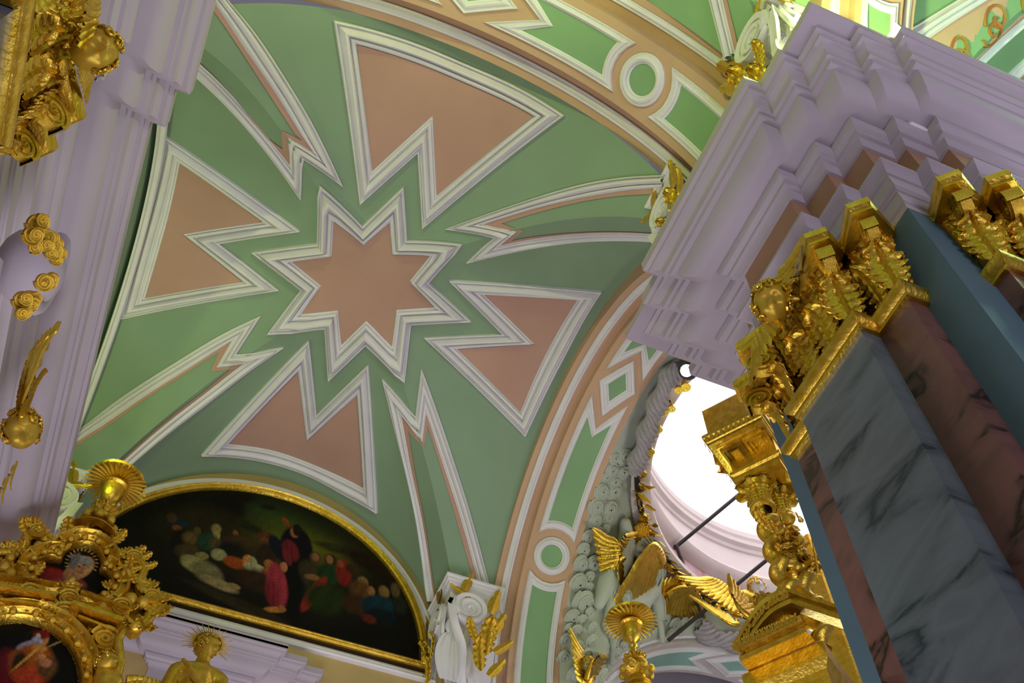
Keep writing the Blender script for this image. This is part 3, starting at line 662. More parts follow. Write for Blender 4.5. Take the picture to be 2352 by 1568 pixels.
# ------------------------------------------------------------------ pilaster capitals
def capital(label, cx, cy, ax, out, hw1, hw2, face1, face2, z0=.695, z1=.793, cherub=True, group=None):
    """ax: unit vector along the face, out: outward unit vector (plan); half widths and distance of faces from (cx,cy) in units"""
    root = empty('gilded_capital', label, 'capital', group)
    A, O = Vector((*ax, 0)), Vector((*out, 0)); Z = Vector((0, 0, 1))
    def P(a, o, z): q = Vector((cx, cy, 0))+A*a+O*o; return Vector(U(q.x, q.y, z))
    # stepped astragal ring
    plan = [(-hw2, face2-.05), (-hw2, face2), (-hw1, face2), (-hw1, face1), (hw1, face1), (hw1, face2), (hw2, face2), (hw2, face2-.05)]
    xy = [(Vector((cx, cy))+Vector(ax)*a+Vector(out)*o) for a, o in plan]
    left = (Vector(ax).x*Vector(out).y-Vector(ax).y*Vector(out).x) > 0
    pr = [(-.001, -.012), (.0035, -.012), (.0035, -.008), (.006, -.006), (.008, -.002), (.008, .003), (.006, .006), (.0025, .008), (-.001, .009)]
    rows = [[U(q[0], q[1], z0+h) for q in offs([tuple(p) for p in xy], d, False, left)] for d, h in pr]
    MB().grid(rows).build('astragal', M_gold, root, 40)
    # bell
    rows = []
    for t in [i/8 for i in range(9)]:
        fl = .010*t**3-.004
        rows.append([U(q[0], q[1], z0+(z1-.012-z0)*t) for q in offs([tuple(p) for p in xy], fl, False, left)])
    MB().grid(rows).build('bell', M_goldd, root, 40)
    H = (z1-z0)*10
    def leaf(a, o, z, dirv, L, w=1.0, tilt=0.0, mesh=LEAF):
        d = (A*dirv[0]+O*dirv[1]).normalized(); x = d.cross(Z)
        M = frame(P(a, o, z), x, d, Z) @ Matrix.Rotation(-tilt, 4, 'X')
        inst(mesh, 'acanthus_leaf', SC(M, (L*w, L, L)), root)
    e = .001
    for a, d in ((-hw1, (-.7, .7)), (-hw1*.34, (0, 1)), (hw1*.34, (0, 1)), (hw1, (.7, .7))): leaf(a, face1+e, z0+.006, d, H*.50, 1.12, -.05)
    for a in (-hw1*.70, 0, hw1*.70): leaf(a, face1+e, z0+.030, (0, 1), H*.60, .95, -.03)
    for a in (-hw1*.36, hw1*.36): leaf(a, face1+.004, z0+.050, (0, 1), H*.48, .9)
    for s in (-1, 1):
        leaf(s*(hw1+hw2)/2, face2+e, z0+.006, (0, 1), H*.5, .8); leaf(s*(hw1+hw2)/2, face2+e, z0+.040, (0, 1), H*.5, .75); leaf(s*hw2, face2+e, z0+.006, (s*.7, .7), H*.5, 1.12)
        leaf(s*(hw2+e), (face2-.028), z0+.006, (s, 0), H*.52, 1.0); leaf(s*(hw2+e), (face2-.015), z0+.04, (s, 0), H*.5, .8)
        leaf(s*(hw1+e), face1-.008, z0+.010, (s, .1), H*.5, .7)
        leaf(s*hw1, face1, z0+.045, (s*.7, .7), H*.46, .9); leaf(s*hw2, face2, z0+.045, (s*.7, .7), H*.46, .9)
    # volutes at corners and their abacus horns
    for s in (-1, 1):
        for hw, fc, k in ((hw1, face1, 1.0), (hw2, face2, .92)):
            d = (A*s+O).normalized(); n = d.cross(Z)
            c = P(s*(hw+.009), fc+.009, z1-.026)
            M = frame(c, d, n, Z)
            inst(VOL, 'volute', SC(M @ Matrix.Rotation(math.radians(35), 4, 'Y'), (.165*k, .17*k, .165*k)), root)
            pth = [c+d*-.42+Z*-.42, c+d*-.33+Z*-.12, c+d*-.2+Z*.08, c+d*-.02+Z*.155]
            tube(MB(), smooth_leg(pth, 5), .04, 6).build('volute_stem', M_gold, root, 50)
            # horn of abacus
            tip = P(s*(hw+.020), fc+.020, z1); w = .085
            hb = MB()
            rows = []
            for off, zz in ((0, -.10), (.0, -.05), (.03, -.03), (.03, .05), (.01, .06)):
                q = [c*0+tip+d*off+n*w*(1+off*3), tip+d*off-n*w*(1+off*3), tip-d*.45-n*.28+(-O if False else Vector((0, 0, 0))), tip-d*.45+n*.28]
                rows.append([Vector((p.x, p.y, z1*10+1.6+zz-.02)) for p in q])
            hb.grid(rows, closed=True); hb.f.append((16, 17, 18, 19)); hb.f.append((3, 2, 1, 0)); hb.build('abacus_horn', M_gold, root, 30)
    # abacus between horns, curving inwards
    rows = []
    for ins, zz in ((.004, -.013), (.004, -.007), (0, -.005), (0, .003)):
        rows.append([P(a*hw1*1.1, face1+.012-.012*(1-a*a)-ins, z1+zz) for a in [i/8 for i in range(-8, 9)]])
    rows.append([P(a*hw1*1.1, face1-.03, z1+.003) for a in [i/8 for i in range(-8, 9)]]); rows.insert(0, [P(a*hw1*1.1, face1-.03, z1-.013) for a in [i/8 for i in range(-8, 9)]])
    MB().grid(rows).build('abacus', M_gold, root, 30)
    if cherub:
        R = .175; c = P(0, face1+.030, z1-.018)
        f = (O*.42-Z*.62-Vector((.42, 0, 0))).normalized(); up = (Z-f*f.z).normalized(); x = f.cross(up)
        h = cherub_head('cherub_head', SC(frame(c, x, f, up), R), root, M_gold, M_gold, 3)
        for s, r0 in ((1, .5), (-1, -.5)):
            Mw = frame(c-O*.05-Z*.12, A, O, Z)
            wing_obj('wing', Mw @ Matrix.Rotation(-s*.75 if s*cherub > 0 else s*.25, 4, 'Y') @ Matrix.Translation((s*.05, 0, 0)), root, M_gold, .52, s, 6)
    return root
capital('gilded cherub capital on the grey-white marble pilaster below the lilac entablature', CX, CY, (1, 0), (0, 1), .044, .081, .153, .135, cherub=-1)
capital('gilded acanthus capital at the right edge beside the teal pier face', CX, CY, (0, -1), (-1, 0), .043, .080, .145, .130, cherub=0)
capital('gilded cherub capital in the top left corner', CX, .372, (1, 0), (0, -1), .048, .083, .153, .137, cherub=1)
# ------------------------------------------------------------------ scroll corbels at the bay corners
def corbel(label, cx, cy, sx, sy, z=13.6, au=.8, av=.7, k=1.0):
    root = empty('scroll_corbel', label, 'corbel', 'scroll corbels at the vault corners')
    def Q(u, v, h): return Vector((cx+sx*u, cy+sy*v, z+h))
    X, Y, Z = Vector((sx, 0, 0)), Vector((0, sy, 0)), Vector((0, 0, 1))
    mb = MB(); rows = []
    for e, h in ((0, 0), (.0, -.035), (-.025, -.045), (-.025, -.09), (-.055, -.10), (-.055, -.14), (-.10, -.18), (-.10, -.40)):
        rows.append([Q(-.2, av+e, h), Q(au+e, av+e, h), Q(au+e, -.2, h)])
    mb.grid(rows); mb.add([Q(-.2, av, 0), Q(au, av, 0), Q(au, -.2, 0), Q(-.2, -.2, .1)], [(0, 1, 2, 3)])
    mb.build('abacus', M_white, root, 20)
    rows = []
    for h, w in ((-.30, .80), (-.5, .82), (-.75, .72), (-1.0, .56), (-1.4, .40), (-1.75, .34), (-1.85, .1)):
        rows.append([Q(-.2, av*w, h), Q(au*w*.55, av*w, h), Q(au*w*.84, av*w*.84, h), Q(au*w, av*w*.55, h), Q(au*w, -.2, h)])
    MB().grid(rows).build('console', M_white, root, 60)
    dg = (X*av+Y*au).normalized()
    for face in (0, 1):
        if face == 0: n, t = X, Y; c = Q(au-.10, av*.48, -.56)
        else: n, t = Y, X; c = Q(au*.48, av-.10, -.56)
        M = frame(c, -t, n, Z)
        inst(VOLW, 'volute', SC(M @ Matrix.Rotation(2.2, 4, 'Y'), (.31*k, .40*k, .31*k)), root)
        p = [c+t*.28*k-Z*.02, c+t*.22*k-Z*.36, c+t*.06-Z*.7-n*.08, c+t*.02-Z*1.05-n*.2, c-t*.04-Z*1.22-n*.25, c-t*.16-Z*1.20-n*.25, c-t*.16-Z*1.08-n*.25]
        rows = []
        pp = smooth_leg(p, 6)
        for o_, q_ in ((-.045, 0), (-.05, .05), (-.015, .03), (.015, .03), (.05, .05), (.045, 0)): rows.append([q+t*o_*1.3+n*(q_+.02) for q in pp])
        MB().grid(rows, closed=False).build('scroll_tail', M_white, root, 30)
        inst(LEAFW, 'plaster_leaf', SC(frame(c+t*.14-n*.16-Z*1.25, -t, n, Z), (1.3, .8, .95)), root)
        for (dt, dh, an, L, gm) in ((-.26, -.95, .10, .60, 0), (-.34, -.55, .45, .44, 1), (-.20, -1.25, -.1, .5, 0), (-.34, -.12, .25, .42, 1), (-.02, .10, -1.3, .34, 1), (.10, .18, .3, .34, 1), (-.32, -1.3, .6, .36, 1), (-.12, -.75, -.35, .36, 0), (-.40, -.85, .8, .34, 1)):
            M = frame(c+t*dt*k+Z*(dh*k+.10)+n*.08, -t, n, Z) @ Matrix.Rotation(an, 4, 'Y')
            inst(LEAFS if gm else LEAF, 'gilded_leaf', SC(M, (L*k*(1 if gm else .75), L*k*.8, L*k)), root)
    inst(LEAFW, 'plaster_leaf', SC(frame(Q(au*.62, av*.62, -1.4), dg.cross(Z), dg, Z), (1.2, .7, .95)), root)
    return root
corbel('white scroll corbel with gilded leaves beside the lunette painting', 12.06, -4.36, -1, 1, 13.35, .94, .75)
corbel('white scroll corbel with gilded leaves half hidden behind the big pier cornice', 4.06, -4.36, 1, 1, 13.45, .45, .64)
corbel('white scroll corbel behind the left cornice above the gilded icon frame', 12.0, 2.24, -1, -1, 13.2, .95, .45)
corbel('scroll corbel tip peeping over the upper left cornice', 3.85, 2.45, 1, -1, 13.1, .6, .6, .7)
corbel('large brightly lit white scroll corbel above the stepped cornice', 2.47, -4.62, -1, 1, 13.62, .80, .85, 1.15)
# ------------------------------------------------------------------ painted pictures: colour per vertex on a fine flat grid
def paint_mat(name, rough=.45):
    m = bpy.data.materials.new(name); m.use_nodes = True; nt = m.node_tree
    b = nt.nodes['Principled BSDF']; b.inputs['Roughness'].default_value = rough; b.inputs['Specular IOR Level'].default_value = .12
    a = nt.nodes.new('ShaderNodeVertexColor'); a.layer_name = 'paint'; nt.links.new(a.outputs[0], b.inputs['Base Color'])
    return m
M_paint = paint_mat('oil_paint')
def picture(name, x, y0, y1, z0, z1, step, inside, base, blobs, parent, **kw):
    """blobs: (y, z, ry, rz, rot_deg, (r,g,b) sRGB, soft)"""
    ny, nz = int((y1-y0)/step)+1, int((z1-z0)/step)+1
    cols = []
    mb = MB(); vs = []; rg = random.Random(5)
    B = []
    for (y, z, ry, rz, rot, c, soft) in blobs:
        a = math.radians(rot); B.append((y, z, ry, rz, math.cos(a), math.sin(a), lin(*c), soft, max(ry, rz)*1.5))
    for i in range(ny):
        for j in range(nz):
            y, z = y0+(y1-y0)*i/(ny-1), z0+(z1-z0)*j/(nz-1)
            vs.append((x, y, z)); c = list(lin(*base(y, z)))
            for (by, bz, ry, rz, ca, sa, bc, soft, rad) in B:
                dy, dz = y-by, z-bz
                if abs(dy) > rad or abs(dz) > rad: continue
                u, v = (dy*ca+dz*sa)/ry, (-dy*sa+dz*ca)/rz
                r = math.hypot(u, v)
                w = min(1, max(0, (1-r)/soft+.5)) if soft else (1 if r < 1 else 0)
                sh = 1-.35*max(0, min(1, .5*(u*.6-v*.4)+.3))+.10*math.sin(u*7+v*3)
                for k in range(3): c[k] = c[k]*(1-w)+bc[k]*sh*w
            nn_ = 1+.22*math.sin(y*61+math.sin(z*37)*2)*math.sin(z*53+math.sin(y*29)*2)+rg.uniform(-.10, .10)
            cols.append((*[max(0, k*nn_) for k in c], 1))
    fs = []
    for i in range(ny-1):
        for j in range(nz-1):
            q = (i*nz+j, (i+1)*nz+j, (i+1)*nz+j+1, i*nz+j+1)
            if inside(sum(vs[k][1] for k in q)/4, sum(vs[k][2] for k in q)/4): fs.append(q)
    me = bpy.data.meshes.new(name); me.from_pydata(vs, [], fs)
    ca = me.color_attributes.new('paint', 'FLOAT_COLOR', 'POINT'); ca.data.foreach_set('color', [v for c in cols for v in c])
    me.materials.append(M_paint); me.update()
    o = bpy.data.objects.new(name, me); return finish(o, parent, **kw)
# lunette picture
LY, LZ, LR = -.98, 12.2, 2.65
LX = 12.0
pic = empty('lunette_painting', 'dark half-round painting of a standing robed figure among a crowd, in a gilt frame', 'painting')
def lbase(y, z):
    # sky glow to the right of the middle, ground and left side dark
    n = .5+.5*math.sin(y*5+math.sin(z*7)*1.3)*math.sin(z*6+y*2)
    g = math.exp(-((y+1.55)/.95)**2-((z-13.95)/.42)**2)
    h = math.exp(-((y+.9)/.8)**2-((z-14.45)/.35)**2)
    w = math.exp(-((y+1.2)/1.5)**2-((z-13.3)/.7)**2)
    return (9+66*g+16*h+9*n*w+20*w, 8+70*g+36*h+7*n*w+15*w, 5+6*g+12*h+3*n*w+7*w)
LB = [(-0.197,14.331,0.261,0.33999999999999997,-10,(8,10,4),0.5),(-0.398,14.659,0.174,0.153,-10,(8,12,4),0.6),(0.15,14.106,0.174,0.204,-10,(14,14,6),0.6),(-0.806,14.551,0.1305,0.0544,-10,(14,24,6),0.6),(0.207,13.702,0.58,0.374,-30,(34,28,10),0.8),(-0.56,14.017,0.348,0.08839999999999999,15,(26,32,10),0.6),(-2.021,14.072,0.377,0.08839999999999999,0,(46,44,14),0.6),(-2.594,13.956,0.493,0.16999999999999998,20,(30,18,8),0.6),(0.809,13.94,0.174,0.13599999999999998,-40,(16,16,8),0.8),(0.436,13.645,0.1624,0.102,-20,(16,32,44),0.3),(0.547,13.729,0.0754,0.102,-10,(60,40,22),0.4),(0.426,13.558,0.0696,0.0612,-10,(110,62,24),0.3),(0.316,13.33,0.145,0.238,-10,(16,12,10),0.4),(0.191,13.434,0.11599999999999999,0.12919999999999998,-10,(84,66,34),0.5),(0.175,13.173,0.174,0.13599999999999998,-30,(60,46,26),0.5),(0.131,13.604,0.057999999999999996,0.08839999999999999,-10,(70,60,30),0.4),(-0.129,13.758,0.0754,0.1088,-10,(120,104,60),0.35),(-0.163,13.613,0.057999999999999996,0.1156,-10,(140,122,78),0.5),(-0.057,13.461,0.1508,0.187,5,(26,52,40),0.4),(-0.186,13.458,0.0986,0.1224,-10,(70,56,30),0.5),(-0.364,13.584,0.0986,0.1088,-10,(50,34,22),0.4),(-0.428,13.41,0.20299999999999999,0.16999999999999998,-10,(12,16,16),0.5),(-0.437,13.76,0.0406,0.09519999999999999,-20,(120,76,36),0.3),(-0.576,13.687,0.20299999999999999,0.06799999999999999,15,(60,42,20),0.4),(-0.872,13.898,0.11599999999999999,0.08839999999999999,-10,(84,44,18),0.3),(-0.878,13.789,0.0696,0.08839999999999999,-10,(100,60,30),0.3),(-0.972,13.55,0.15949999999999998,0.238,-10,(40,28,16),0.5),(-0.056,13.151,0.0986,0.07479999999999999,-10,(120,104,62),0.3),(0.02,12.956,0.20299999999999999,0.14279999999999998,20,(136,126,84),0.35),(-0.199,12.869,0.261,0.17679999999999998,30,(104,96,66),0.4),(-0.41,12.712,0.29,0.08839999999999999,12,(140,124,84),0.4),(-0.626,12.742,0.0986,0.0544,5,(140,116,72),0.4),(-0.282,13.264,0.11599999999999999,0.1156,10,(130,126,92),0.3),(-0.553,13.193,0.1914,0.1156,5,(134,60,20),0.3),(-0.721,13.31,0.0812,0.1156,-10,(178,112,60),0.25),(-0.862,13.188,0.1798,0.102,5,(160,158,120),0.3),(-0.818,13.276,0.057999999999999996,0.13599999999999998,-20,(140,140,104),0.4),(-1.035,13.359,0.0754,0.08839999999999999,-10,(150,92,46),0.3),(-1.049,13.154,0.10439999999999999,0.13599999999999998,-10,(130,76,40),0.4),(-0.931,12.972,0.31899999999999995,0.204,10,(44,28,16),0.5),(-1.12,14.345,0.052199999999999996,0.08839999999999999,-30,(120,60,26),0.3),(-1.191,14.257,0.0348,0.08839999999999999,-35,(110,56,26),0.3),(-1.389,13.824,0.2668,0.476,-10,(6,9,14),0.15),(-1.471,13.035,0.1914,0.646,-10,(5,6,8),0.2),(-1.125,13.72,0.11599999999999999,0.306,-35,(10,18,30),0.3),(-1.311,13.756,0.1276,0.2244,-25,(96,26,34),0.3),(-1.281,13.598,0.0638,0.16999999999999998,-25,(104,30,38),0.3),(-1.304,14.16,0.0696,0.1156,-10,(146,96,58),0.3),(-1.339,14.229,0.0754,0.13599999999999998,-10,(20,14,10),0.3),(-1.267,13.377,0.057999999999999996,0.102,-10,(170,112,70),0.3),(-1.236,12.983,0.1566,0.44199999999999995,-16,(142,44,58),0.25),(-1.194,12.799,0.0986,0.27199999999999996,-18,(112,30,42),0.5),(-1.284,12.518,0.1682,0.0544,-18,(176,112,50),0.25),(-1.383,12.569,0.052199999999999996,0.06799999999999999,-10,(150,92,44),0.3),(-1.712,13.746,0.0928,0.13599999999999998,-10,(70,50,32),0.3),(-1.71,13.764,0.057999999999999996,0.08839999999999999,-10,(126,86,52),0.35),(-1.662,13.384,0.145,0.27199999999999996,-20,(50,44,26),0.4),(-1.957,13.786,0.10439999999999999,0.13599999999999998,-10,(48,34,20),0.3),(-1.936,13.796,0.057999999999999996,0.09519999999999999,-10,(134,88,54),0.35),(-1.966,13.498,0.1914,0.204,-10,(26,50,22),0.35),(-1.799,13.018,0.0986,0.408,18,(132,34,28),0.25),(-2.193,13.62,0.1276,0.27199999999999996,-10,(116,30,22),0.35),(-2.118,13.774,0.052199999999999996,0.08159999999999999,-10,(120,70,34),0.35),(-1.988,12.984,0.31899999999999995,0.306,-10,(30,42,12),0.5),(-1.723,13.336,0.11599999999999999,0.0612,-10,(120,84,46),0.4),(-2.314,13.738,0.10439999999999999,0.102,-10,(54,34,22),0.5),(-2.519,13.519,0.087,0.1224,-10,(122,96,56),0.35),(-2.5,13.341,0.174,0.204,-10,(84,56,26),0.4),(-2.455,13.048,0.20299999999999999,0.204,-10,(56,34,14),0.5),(-2.671,13.386,0.0638,0.102,-10,(140,96,52),0.3),(-2.876,13.443,0.087,0.12919999999999998,-10,(120,92,46),0.35),(-2.806,13.139,0.2784,0.204,-20,(12,44,52),0.35),(-2.869,12.923,0.261,0.16999999999999998,-10,(10,20,26),0.5),(-3.054,13.543,0.0754,0.15639999999999998,-10,(84,70,40),0.4),(-2.693,12.829,0.11599999999999999,0.08159999999999999,10,(86,30,18),0.5),(-3.161,13.265,0.11599999999999999,0.16999999999999998,-10,(30,36,22),0.6),(-0.742,12.44,0.754,0.08839999999999999,12,(46,40,22),0.6),(-1.147,12.39,0.46399999999999997,0.07479999999999999,15,(40,32,16),0.6)]
def lin_in(y, z, R=LR-.03): 
    return z > LZ-.02 and math.hypot(y-LY, (z-LZ)/1.02) < R if z > LZ else False
picture('canvas', LX, LY-LR, LY+LR, LZ, LZ+LR*1.03, .015, lin_in, lbase, LB, pic)
def arcseg(R, k=1.02, n=64): return [(LY+R*math.cos(math.pi*i/n), LZ+k*R*math.sin(math.pi*i/n)) for i in range(n+1)]
def hoop(name, R0, R1, X, prof, mt, parent, base=0.0):
    """half-round frame with a straight base"""
    A = arcseg(R0); B = arcseg(R1)
    A = [(A[0][0]+0, A[0][1]-base)]+A+[(A[-1][0], A[-1][1]-base)] if False else A
    ra = A+[(A[-1][0]+.0, LZ-(R0-LR)*1.0)]; rb = B
    pa = [(LY+R0, LZ-(R0-LR+.0))]+A+[(LY-R0, LZ-(R0-LR))]; pb = [(LY+R1, LZ-(R1-LR))]+B+[(LY-R1, LZ-(R1-LR))]
    n = 40
    base_a = [(LY-R0+2*R0*i/n, LZ-(R0-LR)) for i in range(1, n)]; base_b = [(LY-R1+2*R1*i/n, LZ-(R1-LR)) for i in range(1, n)]
    pa += base_a; pb += base_b; rows = []
    for s, h in prof: rows.append([Vector((X-h, a[0]+(b[0]-a[0])*s, a[1]+(b[1]-a[1])*s)) for a, b in zip(pa, pb)])
    return MB().grid(rows, closed=True).build(name, mt, parent, 35)
hoop('gilt_frame', LR+.04, LR-.09, LX, [(0, -.06), (0, .05), (.2, .07), (.4, .03), (.6, .06), (.85, .045), (1, 0), (1, -.05)], M_gold, pic)
hoop('shadow_gap', LR+.06, LR+.03, LX, [(0, -.06), (0, .0), (1, .0), (1, -.06)], mat('dark_wood', lin(48, 24, 14), .6), pic)  # solid dark strip; the gap's shade is put into its colour
hoop('lunette_moulding', LR+.20, LR+.05, 12.09, [(0, 0), (0, .07), (.15, .09), (.3, .05), (.5, .08), (.8, .06), (1, .03), (1, 0)], M_white, wall_end)
# ------------------------------------------------------------------ gilded icon frame at the lower left
IX = 10.0
icon = empty('icon_frame', 'richly carved gilded icon frame with two paintings at the lower left', 'icon frame', loc=(0, 0, 0))
def yz(L): return [(p[1], p[2]) for p in L]
TRE = yz([(10.0,1.635,10.276),(10.0,1.658,10.366),(10.0,1.627,10.448),(10.0,1.564,10.508),(10.0,1.494,10.524),(10.0,1.435,10.539),(10.0,1.444,10.639),(10.0,1.419,10.74),(10.0,1.36,10.808),(10.0,1.263,10.848),(10.0,1.165,10.844),(10.0,1.074,10.769),(10.0,1.019,10.655),(10.0,1.002,10.543),(10.0,0.934,10.526),(10.0,0.86,10.452),(10.0,0.817,10.356),(10.0,0.838,10.255),(10.0,0.901,10.184),(10.0,0.994,10.141),(10.0,1.084,10.147),(10.0,1.157,10.196),(10.0,1.214,10.28),(10.0,1.264,10.271),(10.0,1.296,10.201),(10.0,1.371,10.164),(10.0,1.465,10.134),(10.0,1.549,10.166)])
def rim(name, outline, x, w, prof, mt, parent, closed=True, k=1.0):
    """carved band of width w outside a closed outline in the plane x = const"""
    n = len(outline); P = [Vector(p) for p in outline]
    area = sum(P[i-1].x*P[i].y-P[i].x*P[i-1].y for i in range(n)); sg = 1 if area > 0 else -1
    sm_ = []
    for i in range(n):
        a, b, c, d = P[i-1], P[i], P[(i+1) % n], P[(i+2) % n]
        for t in (0, .25, .5, .75): sm_.append(.5*((2*b)+(c-a)*t+(2*a-5*b+4*c-d)*t*t+(3*b-a-3*c+d)*t**3))
    m_ = len(sm_); rows = []
    nr = []
    for i in range(m_):
        e = (sm_[(i+1) % m_]-sm_[i-1]).normalized(); nr.append(Vector((e.y, -e.x))*sg)
    for s, h in prof: rows.append([Vector((x-h*k, p.x+q.x*w*s, p.y+q.y*w*s)) for p, q in zip(sm_, nr)])
    MB().grid(rows, closed=True).build(name, mt, parent, 40)
    return sm_, nr
RP = [(0, -.1), (0, .05), (.12, .10), (.25, .07), (.45, .13), (.65, .10), (.8, .15), (.92, .10), (1, .04), (1, -.25)]
def poly_in(poly):
    def f(x, y):
        c = False; n = len(poly)
        for i in range(n):
            a, b = poly[i-1], poly[i]
            if (a[1] > y) != (b[1] > y) and x < (b[0]-a[0])*(y-a[1])/(b[1]-a[1])+a[0]: c = not c
        return c
    return f
st, nt_ = rim('trefoil_frame', TRE, IX, .22, RP, M_gold, icon)
IB1 = [(1.228,10.632,0.2415,0.28350000000000003,-8,(16,12,10),0.2),(1.499,10.277,0.207,0.1782,-28,(118,28,30),0.25),(1.28,10.309,0.207,0.1188,4,(150,70,72),0.3),(1.475,10.36,0.11499999999999999,0.081,-28,(150,44,40),0.4),(1.08,10.187,0.161,0.081,-8,(90,24,30),0.5),(1.221,10.557,0.1288,0.1998,17,(196,146,92),0.15),(1.243,10.678,0.138,0.0648,7,(150,150,140),0.2),(1.308,10.601,0.046,0.162,2,(120,118,110),0.3),(1.196,10.547,0.0115,0.0324,-8,(150,104,66),0.6),(1.238,10.571,0.0207,0.0108,-8,(70,40,26),0.6),(1.193,10.614,0.0207,0.0108,-8,(70,40,26),0.6),(1.194,10.486,0.0253,0.0108,-8,(140,70,54),0.6),(1.279,10.409,0.07819999999999999,0.10800000000000001,-28,(180,130,84),0.3),(1.063,10.586,0.0092,0.024300000000000002,112.0,(190,160,90),0.3),(1.062,10.638,0.0092,0.024300000000000002,97.0,(190,160,90),0.3),(1.073,10.691,0.0092,0.024300000000000002,82.0,(190,160,90),0.3),(1.095,10.74,0.0092,0.024300000000000002,67.0,(190,160,90),0.3),(1.126,10.782,0.0092,0.024300000000000002,52.0,(190,160,90),0.3),(1.164,10.813,0.0092,0.024300000000000002,37.0,(190,160,90),0.3),(1.207,10.832,0.0092,0.024300000000000002,22.000000000000007,(190,160,90),0.3),(1.251,10.838,0.0092,0.024300000000000002,7.0,(190,160,90),0.3),(1.293,10.829,0.0092,0.024300000000000002,-8.0,(190,160,90),0.3),(1.331,10.806,0.0092,0.024300000000000002,-23.000000000000014,(190,160,90),0.3),(1.361,10.772,0.0092,0.024300000000000002,-37.999999999999986,(190,160,90),0.3),(1.383,10.728,0.0092,0.024300000000000002,-53.0,(190,160,90),0.3),(1.393,10.678,0.0092,0.024300000000000002,-68.0,(190,160,90),0.3),(1.392,10.625,0.0092,0.024300000000000002,-83.0,(190,160,90),0.3),(1.38,10.573,0.0092,0.024300000000000002,-98.0,(190,160,90),0.3),(1.358,10.526,0.0092,0.024300000000000002,-113.0,(190,160,90),0.3)]
ys = [p[0] for p in TRE]; zs_ = [p[1] for p in TRE]
picture('saint_painting', IX+.02, min(ys)-.05, max(ys)+.05, min(zs_)-.05, max(zs_)+.05, .010, poly_in([tuple(p) for p in st]), lambda y, z: (9, 6, 6), IB1, icon)
OV = yz([(10.0,0.742,9.054),(10.0,0.822,9.227),(10.0,0.94,9.379),(10.0,1.086,9.498),(10.0,1.25,9.572),(10.0,1.419,9.597),(10.0,1.579,9.57),(10.0,1.719,9.495),(10.0,1.827,9.377),(10.0,1.898,9.228),(10.0,1.927,9.058),(10.0,1.914,8.881),(10.0,1.861,8.708),(10.0,1.774,8.55),(10.0,1.659,8.417),(10.0,1.523,8.315),(10.0,1.374,8.251),(10.0,1.222,8.227),(10.0,1.075,8.245),(10.0,0.942,8.305),(10.0,0.831,8.404),(10.0,0.751,8.537),(10.0,0.706,8.696),(10.0,0.703,8.872)])
so, no_ = rim('oval_frame', OV, IX-.02, .26, RP, M_gold, icon)
IB2 = [(1.263,9.457,0.152,0.1702,-8,(40,34,22),0.06),(1.263,9.457,0.1406,0.15639999999999998,-8,(12,11,10),0.06),(1.252,9.439,0.0608,0.1012,0,(186,128,78),0.2),(1.288,9.51,0.0836,0.0598,-8,(120,30,24),0.3),(1.311,9.474,0.0266,0.046,-8,(196,180,150),0.3),(1.345,9.343,0.133,0.0598,-38,(150,160,176),0.3),(1.294,9.382,0.057,0.1012,-18,(150,156,170),0.3),(1.427,9.003,0.133,0.253,-28,(96,20,26),0.4),(1.254,9.14,0.209,0.253,-8,(150,78,18),0.3),(1.383,9.182,0.114,0.092,-18,(134,70,30),0.4),(1.369,9.104,0.0646,0.138,-8,(40,30,12),0.5),(1.209,9.239,0.0646,0.069,-8,(170,100,40),0.4),(1.214,8.989,0.171,0.11499999999999999,-8,(170,60,30),0.5),(1.088,9.131,0.095,0.138,-8,(90,64,30),0.5),(1.243,9.334,0.076,0.046,-8,(200,130,40),0.4),(1.116,9.44,0.209,0.0092,-46,(170,150,90),0.4),(1.187,9.246,0.038,0.0322,-8,(190,130,84),0.3),(1.123,9.182,0.057,0.0552,-8,(180,120,80),0.5),(1.311,9.206,0.0152,0.22999999999999998,22,(200,150,60),0.5)]
ys = [p[0] for p in OV]; zs_ = [p[1] for p in OV]
picture('saint_painting', IX+.0, min(ys)-.05, max(ys)+.05, min(zs_)-.05, max(zs_)+.05, .014, poly_in([tuple(p) for p in so]), lambda y, z: (10, 9, 10), IB2, icon)
for ring_, nn, cnt, sz, off in ((st, nt_, 44, .11, .11), (so, no_, 46, .12, .13)):
    for i in range(cnt):
        k = int(i*len(ring_)/cnt); p, q = ring_[k], nn[k]
        M = frame(Vector((IX-.12, p.x+q.x*off*.5, p.y+q.y*off*.5)), Vector((0, -q.y, q.x)), Vector((-1, 0, 0)), Vector((0, q.x, q.y)))
        inst(LEAFS if i % 2 else BALL, 'carved_leaf' if i % 2 else 'bead', SC(M, sz*1.1 if i % 2 else sz*.36), icon)
# silhouette back board with scrolled outline
SIL = yz([(10.0,2.162,10.373),(10.0,2.055,10.452),(10.0,1.952,10.505),(10.0,1.881,10.597),(10.0,1.904,10.745),(10.0,1.862,10.86),(10.0,1.786,10.885),(10.0,1.692,10.816),(10.0,1.597,10.78),(10.0,1.54,10.904),(10.0,1.392,11.012),(10.0,1.212,11.035),(10.0,1.048,10.992),(10.0,0.903,10.888),(10.0,0.788,10.88),(10.0,0.652,10.866),(10.0,0.555,10.759),(10.0,0.55,10.58),(10.0,0.465,10.447),(10.0,0.318,10.451),(10.0,0.283,10.327),(10.0,0.288,10.18),(10.0,0.329,9.976),(10.0,0.409,9.913),(10.0,0.518,9.981),(10.0,0.66,10.097),(10.0,0.833,10.083),(10.0,1.037,10.059),(10.0,1.26,10.098),(10.0,1.499,10.035),(10.0,1.725,9.954),(10.0,1.977,9.909)])
mb = MB(); n = len(SIL)
